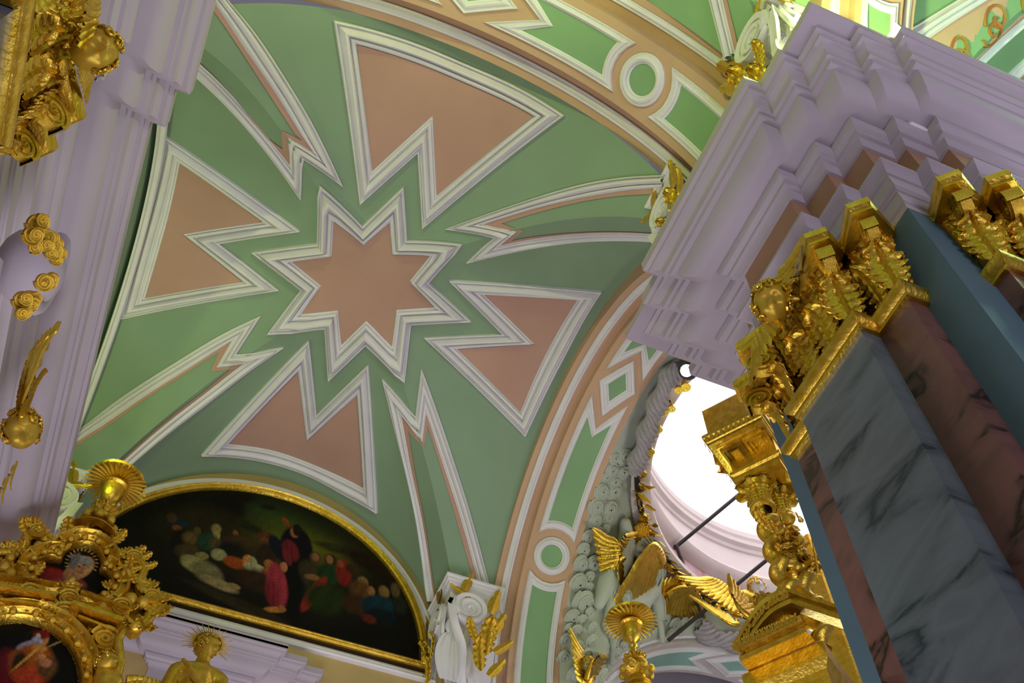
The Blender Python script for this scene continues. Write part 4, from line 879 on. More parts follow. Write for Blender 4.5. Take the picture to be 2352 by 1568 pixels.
mb.add([(IX+.05, a, b) for a, b in SIL]+[(IX+.22, a, b) for a, b in SIL], [tuple(range(n)), tuple(range(2*n-1, n-1, -1))]+[(i, (i+1) % n, n+(i+1) % n, n+i) for i in range(n)])
mb.build('carved_board', M_gold, icon, 30)
so2 = [Vector(p) for p in SIL]; rg = random.Random(4)
tube(MB(), [Vector((IX+.0, p.x, p.y)) for p in smooth_leg(so2, 4)], .07, 8).build('edge_scroll', M_gold, icon, 50)
for i in range(1, len(SIL)-6):
    p = so2[i]; c = Vector((sum(q.x for q in st)/len(st), sum(q.y for q in st)/len(st))); d = (p-c).normalized()
    M = frame(Vector((IX-.05, p.x-d.x*.08, p.y-d.y*.08)), Vector((0, -d.y, d.x)), Vector((-1, 0, 0)), Vector((0, d.x, d.y)))
    inst(LEAF, 'carved_leaf', SC(M @ Matrix.Rotation(rg.uniform(-.5, .5), 4, 'Y'), rg.uniform(.20, .30)), icon)
    if i % 5 == 0:
        M = frame(Vector((IX-.06, p.x-d.x*.05, p.y-d.y*.05)), Vector((0, 1, 0)), Vector((-1, 0, 0)), Vector((0, 0, 1)))
        inst(VOL, 'volute', SC(M, (.11, .12, .11)), icon)
fillp = yz([(10.0,1.947,10.356),(10.0,1.807,10.26),(10.0,1.865,10.141),(10.0,1.705,10.128),(10.0,1.764,10.426),(10.0,0.919,10.698),(10.0,0.791,10.643),(10.0,0.662,10.463),(10.0,0.743,10.309),(10.0,0.556,10.23),(10.0,0.641,10.151),(10.0,0.753,10.112),(10.0,0.82,10.041),(10.0,0.939,9.975),(10.0,1.642,9.96),(10.0,1.536,9.904),(10.0,1.377,9.937),(10.0,1.314,10.102),(10.0,1.237,10.13),(10.0,1.085,9.994),(10.0,1.202,9.929),(10.0,1.25,9.82),(10.0,1.311,9.753),(10.0,1.095,10.787),(10.0,1.626,10.633),(10.0,1.737,10.641),(10.0,1.562,10.606),(10.0,0.713,10.57),(10.0,0.556,10.476),(10.0,0.412,10.232),(10.0,0.417,10.063),(10.0,1.958,10.203),(10.0,1.93,10.045),(10.0,1.771,10.031),(10.0,0.981,9.89),(10.0,0.858,9.887),(10.0,0.733,9.769),(10.0,0.616,9.673),(10.0,0.681,9.606),(10.0,0.625,9.537),(10.0,0.655,9.418),(10.0,0.593,9.33)])
trin = poly_in([(q.x+n_.x*.10, q.y+n_.y*.10) for q, n_ in zip(st, nt_)])
for a, b in fillp:
    if trin(a, b): continue
    ang = rg.uniform(0, 6.28); d = Vector((math.cos(ang), math.sin(ang)))
    M = frame(Vector((IX-.06, a, b)), Vector((0, -d.y, d.x)), Vector((-1, 0, 0)), Vector((0, d.x, d.y)))
    inst(LEAF, 'carved_leaf', SC(M, rg.uniform(.20, .28)), icon)
    if rg.random() < .5: inst(BALL, 'fruit', SC(M, rg.uniform(.05, .085)), icon)
def yzbar(name, a, b, w, d, mt, parent, x=IX):
    a, b = Vector(a), Vector(b); t = (b-a).normalized(); nn = Vector((-t.y, t.x))
    rows = []
    for s, h in ((-.5, -.1), (-.5, .10), (-.3, .14), (-.22, .08), (.1, .08), (.2, .16), (.35, .2), (.5, .2), (.5, -.1)):
        rows.append([Vector((x-h*d, (p+nn*w*s).x, (p+nn*w*s).y)) for p in (a, b)])
    MB().grid(rows).build(name, mt, parent, 30)
bars = yz([(10.0,1.944,9.909),(10.0,1.315,10.007),(10.0,1.884,9.757),(10.0,1.442,9.833),(10.0,1.094,9.968),(10.0,0.515,9.912),(10.0,0.991,9.818),(10.0,0.572,9.755)])
yzbar('pediment_bar', bars[0], bars[1], .30, 1.3, M_gold, icon); yzbar('pediment_bar', bars[4], bars[5], .34, 1.3, M_gold, icon)
yzbar('pediment_bar', bars[2], bars[3], .2, .9, M_gold, icon); yzbar('pediment_bar', bars[6], bars[7], .2, .9, M_gold, icon)
vs_ = yz([(10.0,0.645,9.574),(10.0,1.145,9.765),(10.0,1.318,9.773),(10.0,1.174,9.974),(10.0,1.574,9.914),(10.0,0.608,10.044)])
for (a, b), r in zip(vs_, (.17, .15, .13, .12, .12, .12)):
    inst(VOL, 'volute', SC(frame(Vector((IX-.08, a, b)), Vector((0, 1, 0)), Vector((-1, 0, 0)), Vector((0, 0, 1))), (r, .2, r)), icon)
# pedestal and finial with sunburst disc on top
def finial(label, top, base, k=1.0, cat='finial'):
    root = empty('gilded_finial', label, cat, 'gilded cup finials')
    t, b = V3(top), V3(base)
    M = Matrix.Translation(t) @ Matrix.Diagonal((k, k, k, 1))
    lathe(MB(), [(.0, -.0), (.22, -.02), (.27, .0), (.33, .02), (.345, .05), (.30, .055), (.20, .03), (0, .05)], M, 40).build('disc', M_gold, root, 40)
    for i in range(30):
        a = 2*math.pi*i/30; d = Vector((math.cos(a), math.sin(a), 0))
        x = d.cross(Vector((0, 0, 1)))
        inst(LEAFS, 'ray_leaf', M @ SC(frame(d*.12+Vector((0, 0, -.03)), x, Vector((0, 0, -1)), d), (.16, .14, .245)), root)
    lathe(MB(), [(0, -.02), (.13, -.04), (.175, -.08), (.18, -.11), (.145, -.13), (.14, -.24), (.11, -.33), (.06, -.38), (.03, -.42), (.06, -.45), (.06, -.48), (.035, -.5), (.035, -.6), (.07, -.64), (.07, -.68), (.03, -.7), (.03, -.8)], M, 24).build('cup', M_gold, root, 40)
    h = (t-b).length; dz = Vector((0, 0, -.7*k)); c = t+dz
    L = c.z-b.z
    lathe(MB(), [(.04*k, 0), (.13*k, -.04*L), (.15*k, -.12*L), (.08*k, -.2*L), (.19*k, -.30*L), (.22*k, -.38*L), (.11*k, -.48*L), (.12*k, -.62*L), (.18*k, -.68*L), (.18*k, -.72*L), (.12*k, -.76*L), (.13*k, -.86*L), (.28*k, -.95*L), (.28*k, -1*L)], Matrix.Translation(c), 20).build('pedestal', M_gold, root, 40)
    for i in range(8):
        a = 2*math.pi*i/8; d = Vector((math.cos(a), math.sin(a), 0)); x = d.cross(Vector((0, 0, 1)))
        inst(LEAF, 'acanthus_leaf', SC(frame(c+d*.08*k-Vector((0, 0, .46*L)), x, d, Vector((0, 0, 1))), .30*k), root)
        inst(BALL, 'bead', SC(frame(c+d*.20*k-Vector((0, 0, .34*L)), x, d, Vector((0, 0, 1))), .06*k), root)
    return root
finial('gilded cup finial with a sunburst disc crowning the icon frame', (10.0,1.258,12.039), (10.0,1.292,11.083), 1.0)
finial('gilded cup finial with a sunburst disc in front of the stucco pendentive', (10.0,-6.049,12.237), (10.0,-5.993,10.884), 1.0)
# ------------------------------------------------------------------ gilded saint with rayed halo
def X1(p): return p
SN = [(10.0,-0.428,9.908),(10.0,-0.442,9.724),(10.0,-0.433,9.598),(10.0,-0.534,9.244),(10.0,-0.323,9.414),(10.0,-0.641,9.512),(10.0,-0.414,10.051)]
saint = empty('gilded_statue', 'gilded bearded saint bust with a spiked halo below the lunette', 'statue')
hc = V3(SN[0]); tz = Vector((0, 0, 1))
f = Vector((-.62, -.70, -.25)).normalized(); up = (tz-f*f.z).normalized(); xx = f.cross(up)
h = cherub_head('head', SC(frame(hc, xx, f, up), .135), saint, M_gold, M_gold, 9, True, True)
nb = V3(SN[1]); sh = V3(SN[2])
body('torso', [([hc-tz*.02, hc-tz*.22, hc-tz*.36], [.075, .08, .12]), ([hc-tz*.42+Vector((0, .20, 0)), hc-tz*.38, hc-tz*.42+Vector((0, -.20, 0))], [.12, .14, .12]), ([hc-tz*.42, hc-tz*.7, hc-tz*1.3], [.17, .2, .2]),
     ([hc-tz*.42+Vector((0, .24, 0)), hc-tz*.8+Vector((-.05, .30, 0)), hc-tz*1.2+Vector((-.1, .26, 0))], [.10, .09, .08]), ([hc-tz*.42+Vector((0, -.24, 0)), hc-tz*.8+Vector((-.1, -.28, 0)), hc-tz*1.2+Vector((-.2, -.2, 0))], [.10, .09, .08])], M_gold, saint, .022)
for i in range(5):
    a = Vector((-.19, .22-.03*i, -.40-.04*i)); b = Vector((-.21, -.12-.05*i, -.72-.07*i))
    tube(MB(), smooth_leg([hc+a, hc+(a+b)/2+Vector((-.05, 0, -.03)), hc+b], 6), .022, 6).build('cloak_fold', M_gold, saint, 50)
hal = hc+tz*.10+Vector((.05, 0, 0))
ha = Vector((-.25, 0, 1)).normalized(); A1, A2, _ = basis(Vector((1, -.2, .15)))
for i in range(34):
    a = math.radians(-30+240*i/33); d = (A1*math.cos(a)*-1+A2*0).normalized() if False else Vector((.1, math.cos(a), math.sin(a))).normalized()
    L = .30 if i % 2 else .23
    tube(MB(), [hal+d*.13, hal+d*L], [.011, .003], 5).build('ray', M_gold, saint, 40)
tube(MB(), [hal+Vector((.1, math.cos(a), math.sin(a))).normalized()*.14 for a in [math.radians(-30+240*i/24) for i in range(25)]], .022, 6).build('halo_band', M_goldd, saint, 40)
# winged angel raising an arm beside the icon
ang = empty('gilded_angel', 'gilded angel with raised arm and spread wing at the lower left edge', 'statue')
AP = [(9.8,0.506,9.528),(9.8,0.41,9.261),(9.8,0.387,8.994),(9.8,0.54,9.162),(9.8,0.447,8.799),(9.8,0.229,9.043),(9.8,0.496,9.666)]
a0, a1, a2, a3, a4, a5, a6 = [V3(p) for p in AP]
body('body', [([a6, a0, a1, a2], [.035, .05, .06, .07]), ([a2, a4], [.10, .16]), ([a3, a4], [.08, .14])], M_gold, ang, .02)
cherub_head('head', SC(frame(a3+Vector((-.05, 0, .03)), Vector((.8, -.6, 0)), Vector((-.6, -.8, 0)), tz), .11), ang, M_gold, M_gold, 5)
wing_obj('wing', frame(V3((10.0,0.298,9.175)), Vector((0, -1, 0)), Vector((-1, 0, 0)), tz) @ Matrix.Rotation(.25, 4, 'Y'), ang, M_gold, .62, 1, 8)
# ------------------------------------------------------------------ cherub with wing on the left edge, garland bits below it
lc = empty('cherub_ornament', 'gilded winged cherub head at the left edge above the icon frame', 'cherub')
c0 = V3((7.645,2.0,9.929))
f = Vector((-.15, -.62, -.78)).normalized(); up = Vector((.9, 0, .2)); up = (up-f*up.dot(f)).normalized()
f = Vector((-.45, -.35, -.8)).normalized(); up = Vector((-.5, .3, .7)); up = (up-f*up.dot(f)).normalized()
cherub_head('head', SC(frame(c0, f.cross(up), f, up), .19), lc, M_gold, M_gold, 11)
for dx, rot, L in ((-.05, .1, .95), (-.18, -.15, .8), (-.3, -.4, .7), (.06, .45, .55)):
    inst(LEAF, 'wing_feather', SC(frame(c0+Vector((dx, .08, .02)), Vector((.8, 0, .5)).normalized(), Vector((0, -1, 0)), Vector((-.5, 0, .8)).normalized()) @ Matrix.Rotation(rot-.5, 4, 'Y'), (L*.8, L*.3, L)), lc)
for dx, rot, L in ((-.12, -1.0, .6), (-.2, -1.5, .5)):
    inst(LEAFS, 'wing_feather', SC(frame(c0+Vector((dx, .0, .0)), Vector((.8, 0, .5)).normalized(), Vector((0, -1, 0)), Vector((-.5, 0, .8)).normalized()) @ Matrix.Rotation(rot, 4, 'Y'), L), lc)
g0 = V3((7.975,2.0,9.533)); gl = empty('gilded_tassel', 'gilded braided pendant under the left edge cherub', 'ornament')
for i in range(9):
    inst(LEAFS, 'braid_leaf', SC(frame(g0+tz*(.3-.1*i)+Vector((0, -.05, 0)), Vector((1, 0, 0)), Vector((0, -1, 0)), -tz) @ Matrix.Rotation(.5*(-1)**i, 4, 'Y'), .26), gl)
# console with gilded rosettes against the left entablature
fr0 = random.Random(3)
cs = empty('wall_console', 'white rounded console with small gilded rosettes on the left edge', 'console')
k0 = V3((5.128,1.9,8.986))
ball(MB(), k0+Vector((0, .05, 0)), (.34, .26, .26), None, 20, 14).build('console_body', M_lilac, cs, 60)
tube(MB(), [k0+Vector((.34*math.cos(a)*.8, -.08, .30*math.sin(a))) for a in [math.radians(-60+200*i/16) for i in range(17)]], .07, 10).build('console_scroll', M_lilac, cs, 60)
for p in [(3.962,1.65,7.797),(4.024,1.65,7.755),(4.214,1.65,8.072),(4.366,1.65,8.248),(4.491,1.65,8.358),(4.71,1.65,8.267),(4.586,1.65,7.809),(4.682,1.65,7.973)]:
    M = frame(V3(p), Vector((1, 0, 0)), Vector((0, -.7, -.7)).normalized(), Vector((0, -.7, .7)).normalized())
    inst(VOL, 'rosette', SC(frame(V3(p), *[basis(Vector((-.4, -.6, -.7)), 1)[k] for k in (0, 2, 1)]), (.075, .06, .075)), cs)
    for j in range(3): inst(VOL, 'rosette_curl', SC(frame(V3(p)+Vector((fr0.uniform(-.08, .08), -.03, fr0.uniform(-.08, .08))), *[basis(Vector((-.4, -.6, -.7)), j)[k] for k in (0, 2, 1)]), .05), cs)
    inst(BALL, 'bud', SC(M, .035), cs)
hd = empty('window_head', 'white moulded corner of a side window surround at the left edge', 'moulding')
wh = [(3.988,1.9,7.454),(4.46,1.9,8.234),(4.579,1.9,8.247),(4.772,1.9,8.448),(5.201,1.9,8.428),(5.363,1.9,8.421),(4.899,1.9,7.732)]
rows = []
for s, d in ((0, 0), (0, .10), (.04, .12), (.04, .2), (.10, .24), (.10, .4)):
    rows.append([V3(p)+Vector((-s, .1-.0+d, -s*.5)) for p in wh[:6]])
MB().grid(rows).build('window_head_moulding', M_lilac, hd, 20)
q = [V3(p)+Vector((0, .1, 0)) for p in wh]; MB().add(q, [tuple(range(len(q)))]).build('window_head_face', M_lilac, hd, 0)
# ------------------------------------------------------------------ stucco angels on the pendentive
def PD(p, off): return V3(p)+PN*off
fig = empty('stucco_angel', 'upper stucco angel in long robe with gilded hair and wings on the pendentive', 'angel', 'stucco angels on the pendentive')
G = [(10.548,-6.063,14.501),(10.673,-6.176,14.468),(10.71,-6.359,14.571),(10.845,-6.492,14.458),(10.711,-6.533,14.7),(10.764,-6.632,14.673),(10.898,-6.941,14.734),(10.903,-6.241,14.214),(11.03,-6.218,13.954),(11.14,-6.129,13.651),(11.039,-6.343,13.859),(11.115,-6.297,13.583),(11.218,-6.265,13.345),(11.279,-6.416,13.225),(11.926,-6.664,13.252),(10.386,-6.364,14.882),(10.57,-6.461,14.804),(11.211,-7.295,14.911),(11.405,-7.366,14.756),(10.918,-6.807,14.498)]
P_ = [PD(p, .12) for p in G]
body('robe', [([P_[2], P_[3], P_[7], P_[8], P_[9]], [.13, .17, .16, .17, .10]), ([P_[4], P_[2], P_[1]], [.15, .13, .08]), ([P_[15], P_[16], P_[3]], [.10, .14, .15]), ([P_[4], P_[5]], [.10, .07]), ([P_[3], P_[10]], [.15, .10])], M_stucco, fig, .03)
body('arm', [([P_[5], P_[6]], [.055, .035])], M_stucco, fig, .022); body('neck', [([P_[1], P_[0]], [.05, .06])], M_stucco, fig, .022)
body('leg', [([P_[10], P_[11], P_[12]], [.085, .075, .06]), ([P_[12], P_[13], P_[14]], [.075, .07, .035])], M_stucco, fig, .022)
HF = Vector((-.55, .1, -.8)).normalized()
def hdir(roll):
    n = PN; a, b, _ = basis(n, roll); return frame
def pend_head(c, root, r, look, upv, seed, m1, m2):
    f = Vector(look).normalized(); u = Vector(upv); u = (u-f*u.dot(f)).normalized()
    cherub_head('head', SC(frame(c, f.cross(u), f, u), r), root, m1, m2, seed)
UPD = (V3((10.367,-5.874,14.501))-V3((10.695,-6.146,14.42))).normalized()
RTD = UPD.cross(PN)
if RTD.y > 0: RTD = -RTD
pend_head(PD(G[0], .22), fig, .105, PN*1.0-UPD*.5, UPD, 21, M_stucco, M_gold)
def pwing(k, root, nf=6, off=.2, hang=1, w=1.0):
    a, b = V3(WG[k])+PN*off, V3(WG[k+1])+PN*off
    X = (b-a); L = X.length; X.normalize(); Z = (X.cross(PN)*hang).normalized(); Y = Z.cross(X)
    if Y.dot(PN) < 0: Y = -Y
    M = frame(a, X, Y, Z)
    wing_obj('wing', M @ Matrix.Diagonal((1, 1, w, 1)), root, M_gold, L*1.05, 1, nf)
WG = [(10.86,-6.158,14.222),(10.372,-5.807,14.442),(10.744,-6.172,14.384),(10.508,-6.459,14.859),(10.511,-6.499,14.888),(10.631,-6.907,15.06),(10.796,-6.424,14.504),(10.98,-6.413,14.041),(11.132,-7.232,14.932),(10.988,-6.405,14.019),(11.587,-7.613,14.72),(11.721,-8.408,15.003),(11.442,-7.434,14.769),(11.459,-7.978,15.131),(11.476,-5.869,12.28),(11.367,-5.747,12.98),(11.461,-5.887,12.337),(11.403,-6.191,12.874),(11.538,-6.041,12.374),(11.471,-6.116,12.626)]
pwing(0, fig, 6, .24, 1, 1.3); pwing(2, fig, 6, .24, -1)
fig2 = empty('stucco_angel', 'stucco angel with outstretched hand and bent knees beside the gilded finial', 'angel', 'stucco angels on the pendentive')
G2 = [(11.083,-6.548,13.976),(11.387,-6.828,14.14),(11.49,-7.099,14.385),(11.468,-7.383,14.691),(11.6,-7.512,14.625),(11.773,-7.619,14.448),(11.979,-7.749,14.18),(12.0,-7.768,14.152),(12.0,-7.768,14.152),(12.0,-7.86,14.205),(12.0,-7.706,14.115),(12.0,-7.799,14.17),(11.705,-7.139,14.139),(11.623,-6.917,13.998),(11.181,-6.481,13.713),(11.808,-7.405,14.228),(12.0,-7.83,14.188)]
Q_ = [PD(p, .14) for p in G2]
body('robe', [([Q_[1], Q_[2], Q_[3], Q_[4], Q_[5]], [.14, .20, .15, .13, .10]), ([Q_[2], Q_[12], Q_[13]], [.20, .18, .12]), ([Q_[1], Q_[14]], [.14, .12])], M_stucco, fig2, .03)
body('arm', [([Q_[5], Q_[6], Q_[7]], [.06, .05, .035])]+[([Q_[7], Q_[k]], [.018, .011]) for k in (8, 9, 10, 11)]+[([Q_[7], Q_[16]], [.018, .012])], M_stucco, fig2, .012)
pend_head(PD(G2[0], .2), fig2, .11, PN*.6-UPD*.6-RTD*.6, UPD, 31, M_stucco, M_stucco)
pwing(8, fig2, 9, .26, 1, 1.7); pwing(6, fig2, 5, .24, 1, 1.6)
pwing(4, fig, 6, .2, -1, 1.6)
fig3 = empty('stucco_angel', 'draped stucco figure under the fringe of the dome ring with a gilded wing', 'angel', 'stucco angels on the pendentive')
G3 = [(10.649,-6.772,14.944),(10.983,-7.201,15.044),(11.27,-7.406,14.946),(11.405,-7.366,14.756),(10.739,-6.743,14.746),(11.527,-7.769,14.913),(11.61,-8.087,15.001),(11.539,-7.673,14.83)]
R_ = [PD(p, .08) for p in G3]
body('drapery', [([R_[0], R_[1], R_[2], R_[3]], [.13, .2, .17, .12]), ([R_[4], R_[1]], [.1, .14]), ([R_[7], R_[5], R_[6]], [.10, .13, .10])], M_stucco, fig3, .03)
pwing(10, fig3, 10, .2, -1, 1.3); pwing(12, fig3, 6, .2, 1, 1.2)
fig4 = empty('stucco_cherub', 'small stucco cherub head between gilded wings at the foot of the pendentive', 'cherub')
G4 = [(11.392,-5.919,12.675),(11.473,-5.822,12.386),(11.471,-5.974,12.43)]
pend_head(PD(G4[0], .22), fig4, .10, PN*.9-UPD*.3, UPD, 41, M_stucco, M_gold)
pwing(14, fig4, 7, .2, 1, 1.1); pwing(16, fig4, 6, .2, -1, 1.2)
body('bust', [([PD(G4[1], .05), PD(G4[2], .05)], [.12, .12])], M_stucco, fig4, .03)
# folds over the robes
def folds(root, pts, n, w, off, mt, r=.016):
    P0 = [V3(p)+PN*off for p in pts]
    for i in range(n):
        s = (i/(n-1)-.5)*w; q = []
        for k, p in enumerate(P0):
            t = (P0[min(k+1, len(P0)-1)]-P0[max(k-1, 0)]).normalized(); sd = t.cross(PN).normalized()
            q.append(p+sd*s*(1+.25*math.sin(k*1.7+i))+PN*(-.5*abs(s)))
        tube(MB(), smooth_leg(q, 4), r, 5).build('fold', mt, root, 60)
folds(fig, [G[16], G[3], G[7], G[8]], 7, .26, .27, M_stucco); folds(fig, [G[3], G[10]], 4, .2, .26, M_stucco)
folds(fig2, [G2[3], G2[4], G2[5]], 4, .18, .25, M_stucco); folds(fig2, [G2[2], G2[12]], 6, .26, .33, M_stucco)
folds(fig3, [G3[0], G3[1], G3[2], G3[3]], 7, .3, .26, M_stucco)
# ------------------------------------------------------------------ garland with tassels round the dome ring
gar = empty('dome_garland', 'twisted grey drapery garland hanging round the dome ring', 'garland')
gp = [V3(p) for p in [(7.224,-5.85,14.9),(7.607,-5.807,14.9),(8.069,-5.875,14.9),(8.497,-5.951,14.9),(8.977,-6.049,14.9),(9.378,-6.136,14.9)]]
sp = smooth_leg(gp, 10)
M_drape = mat('grey_drapery_plaster', lin(168, 162, 168), .75, var=.06, nscale=5)
def twisted(name, path, R, amp, turns, n, mt, parent, strands=7, ph=0):
    rows = []; N = len(path)
    for i, p in enumerate(path):
        t = (path[min(i+1, N-1)]-path[max(i-1, 0)]).normalized(); a = t.cross(Vector((0, 0, 1))).normalized(); b = t.cross(a); row = []
        for j in range(n):
            an = 2*math.pi*j/n; r = R(i/(N-1))*(1+amp*abs(math.sin(strands/2*(an+turns*2*math.pi*i/N)+ph)))
            row.append(p+a*r*math.cos(an)+b*r*math.sin(an))
        rows.append(row)
    return MB().grid(rows, closed=True).build(name, mt, parent, 60)
sp2 = smooth_leg(gp, 20)
twisted('garland_rope', sp2, lambda t: .075+.045*math.sin(t*6.28*2)**2, .6, 3.0, 42, M_drape, gar)
gp2 = [V3(p) for p in [(11.907,-8.468,14.676),(11.984,-8.758,14.591),(12.0,-9.184,14.626),(11.993,-9.575,14.675),(11.987,-9.575,14.696),(12.0,-9.574,14.65),(12.0,-9.574,14.65)]]
twisted('garland_rope', [p+PN*.15 for p in smooth_leg(gp2, 16)], lambda t: .09+.04*math.sin(t*6.28*2)**2, .6, 2.5, 42, M_drape, gar)
gp3 = [V3(p) for p in [(9.39,-6.191,15.05),(9.841,-6.443,15.05),(10.328,-6.78,15.05),(10.713,-7.154,15.05),(11.041,-7.572,15.05),(11.316,-8.012,15.05),(11.568,-8.537,15.05),(11.714,-9.146,15.05),(11.774,-9.809,15.05),(11.744,-10.34,15.05)]]
M_black = mat('dark_fringe', lin(46, 50, 48), .8)
tube(MB(), smooth_leg(gp3, 6), .05, 8).build('fringe_cord', M_black, gar, 60)
ORD = 'third fourth first second fifth sixth seventh eighth ninth tenth eleventh twelfth thirteenth fourteenth fifteenth sixteenth seventeenth eighteenth'.split()
def tassel(p, s, i):
    s = s*.72
    root = empty('gilded_tassel', 'small gilded bell tassel, %s along the dome ring from the glowing floodlight' % ORD[i], 'tassel', 'bell tassels round the dome ring')
    M = Matrix.Translation(V3(p)) @ Matrix.Diagonal((s, s, s, 1))
    lathe(MB(), [(0, .12), (.03, .11), (.04, .05), (.06, .03), (.075, -.05), (.09, -.12), (0, -.12)], M, 14).build('bell', M_gold, root, 40)
    lathe(MB(), [(.0, .2), (.02, .19), (.02, .1)], M, 8).build('cord', M_black, root, 40)
    return root
for i, p in enumerate([(8.106,-6.022,15.0),(8.022,-6.117,15.0),(7.661,-6.053,15.0),(7.562,-6.123,15.0),(8.55,-6.044,15.0),(8.465,-6.117,15.0),(8.986,-6.167,15.0),(8.914,-6.202,15.0),(9.384,-6.293,15.0),(10.225,-6.707,15.0),(10.552,-7.0,15.0),(10.866,-7.299,15.0),(11.157,-7.598,15.0),(11.328,-7.933,15.0),(11.522,-8.425,15.0),(11.632,-8.825,15.0),(11.671,-9.291,15.0),(11.695,-9.708,15.0)]):
    tassel(p, 1.0+.25*(i % 3 == 0), i)
fr = random.Random(9)
for p in smooth_leg(gp3, 9)[4:]:
    for _ in range(2):
        M = frame(p+Vector((fr.uniform(-.08, .08), fr.uniform(-.08, .08), fr.uniform(-.12, 0))), *basis(Vector((fr.uniform(-1, 0), fr.uniform(-1, 1), -1)), fr.uniform(0, 6.28)))
        inst(LEAFS, 'fringe_leaf', SC(M, fr.uniform(.12, .2)), gar)
# cherub with white face perched on the ring
rc = empty('ring_cherub', 'white-faced cherub with gilded hair and wing perched on the dome ring', 'cherub')
c0 = V3((11.0,-9.344,15.01))
M_flesh = mat('white_marble_face', lin(214, 204, 210), .5, var=.02)
f = Vector((-.55, .05, -.8)).normalized(); up = Vector((.2, .35, .9)); up = (up-f*up.dot(f)).normalized()
cherub_head('head', SC(frame(c0, f.cross(up), f, up), .16), rc, M_flesh, M_gold, 51)
body('shoulders', [([c0+Vector((.1, .25, -.25)), c0+Vector((.12, -.2, -.28))], [.15, .14])], M_gold, rc, .03)
wing_obj('wing', frame(V3((11.0,-8.869,14.358)), Vector((0, 1, .42)).normalized(), Vector((-1, 0, 0)), Vector((0, -.4, 1)).normalized()), rc, M_gold, .95, 1, 10)
wing_obj('wing', frame(V3((10.8,-8.541,13.733)), Vector((0, 1, .3)).normalized(), Vector((-1, 0, 0)), Vector((0, -.4, -1)).normalized()), rc, M_gold, .65, 1, 8)
# ------------------------------------------------------------------ iron tie rods
def rod(label, a, b, r=.035):
    root = tag(tube(MB(), [V3(a), V3(b)], r, 8).build('tie_rod', M_iron, None, 40), label, 'tie rod', 'iron rods under the dome'); return root
rod('dark iron rod rising from the joint towards the gilded box', (11.309,-8.013,15.8), (10.291,-8.959,16.6))
rod('short steep dark iron rod between the two long ones', (11.267,-8.001,15.8), (11.622,-8.502,14.6))
rod('long dark iron rod slanting down-left to the pale green arch', (11.855,-7.864,14.0), (10.204,-9.391,15.2))
for p, w_ in zip([(11.306,-8.021,15.8),(11.605,-8.484,14.6)], ('upper', 'lower')): 
    tag(ball(MB(), V3(p), .06, None, 8, 6).build('rod_joint', M_iron, None, 40), 'dark iron joint at the %s end of the short steep dome rod' % w_, 'joint', 'joints of the dome rods')
# ------------------------------------------------------------------ gilded altar screen under the dome
E1, E2, EZ = Vector((-.83, -.558, 0)).normalized(), Vector((.558, -.83, 0)).normalized(), Vector((0, 0, 1))
scr = empty('altar_screen', 'gilded altar screen with coffered box, twisted columns and pediment under the dome', 'altar screen')
B0 = V3((7.653,-6.302,13.6))
def obox(name, o, a, b, z0, z1, mt, parent, grow=()):
    """moulded oriented box; grow: list of (outset, z) levels"""
    lv = list(grow) or [(0, z0), (0, z1)]
    rows = [[o+E1*-g+E2*-g+EZ*z, o+E1*(a+g)-E2*g+EZ*z, o+E1*(a+g)+E2*(b+g)+EZ*z, o-E1*g+E2*(b+g)+EZ*z] for g, z in lv]
    mb = MB(); mb.grid(rows, closed=True); n = len(rows)*4; mb.f.append((0, 1, 2, 3)); mb.f.append((n-4, n-3, n-2, n-1))
    return mb.build(name, mt, parent, 20)
obox('box_cornice', B0, .9, 1.45, 0, .4, M_gold, scr, [(-.10, 0), (-.10, .03), (-.02, .05), (-.02, .10), (0, .11), (0, .18), (.03, .2), (.03, .26), (-.05, .34), (-.05, .9)])
for i in range(2):
    for j in range(3):
        o = B0+E1*(.16+.36*i)+E2*(.18+.42*j)
        rows = [[o+E1*(g)+E2*g+EZ*z, o+E1*(.28-g)+E2*g+EZ*z, o+E1*(.28-g)+E2*(.34-g)+EZ*z, o+E1*g+E2*(.34-g)+EZ*z] for g, z in ((-.03, .0), (-.03, -.03), (.01, -.035), (.02, -.01), (.05, -.008), (.05, -.03), (.07, -.03), (.08, -.002))]
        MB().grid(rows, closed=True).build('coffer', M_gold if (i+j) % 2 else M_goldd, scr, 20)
for i in range(11):
    for s in (0, 1):
        o = B0+E1*(.03+.08*i) if s == 0 else B0+E2*(.04+.135*i)
        inst(LEAFS, 'carved_leaf', SC(frame(o-EZ*-.08+(E2*-.03 if s == 0 else E1*-.03), E1 if s == 0 else E2, -(E2 if s == 0 else E1), EZ), (.12, .08, .12)), scr)
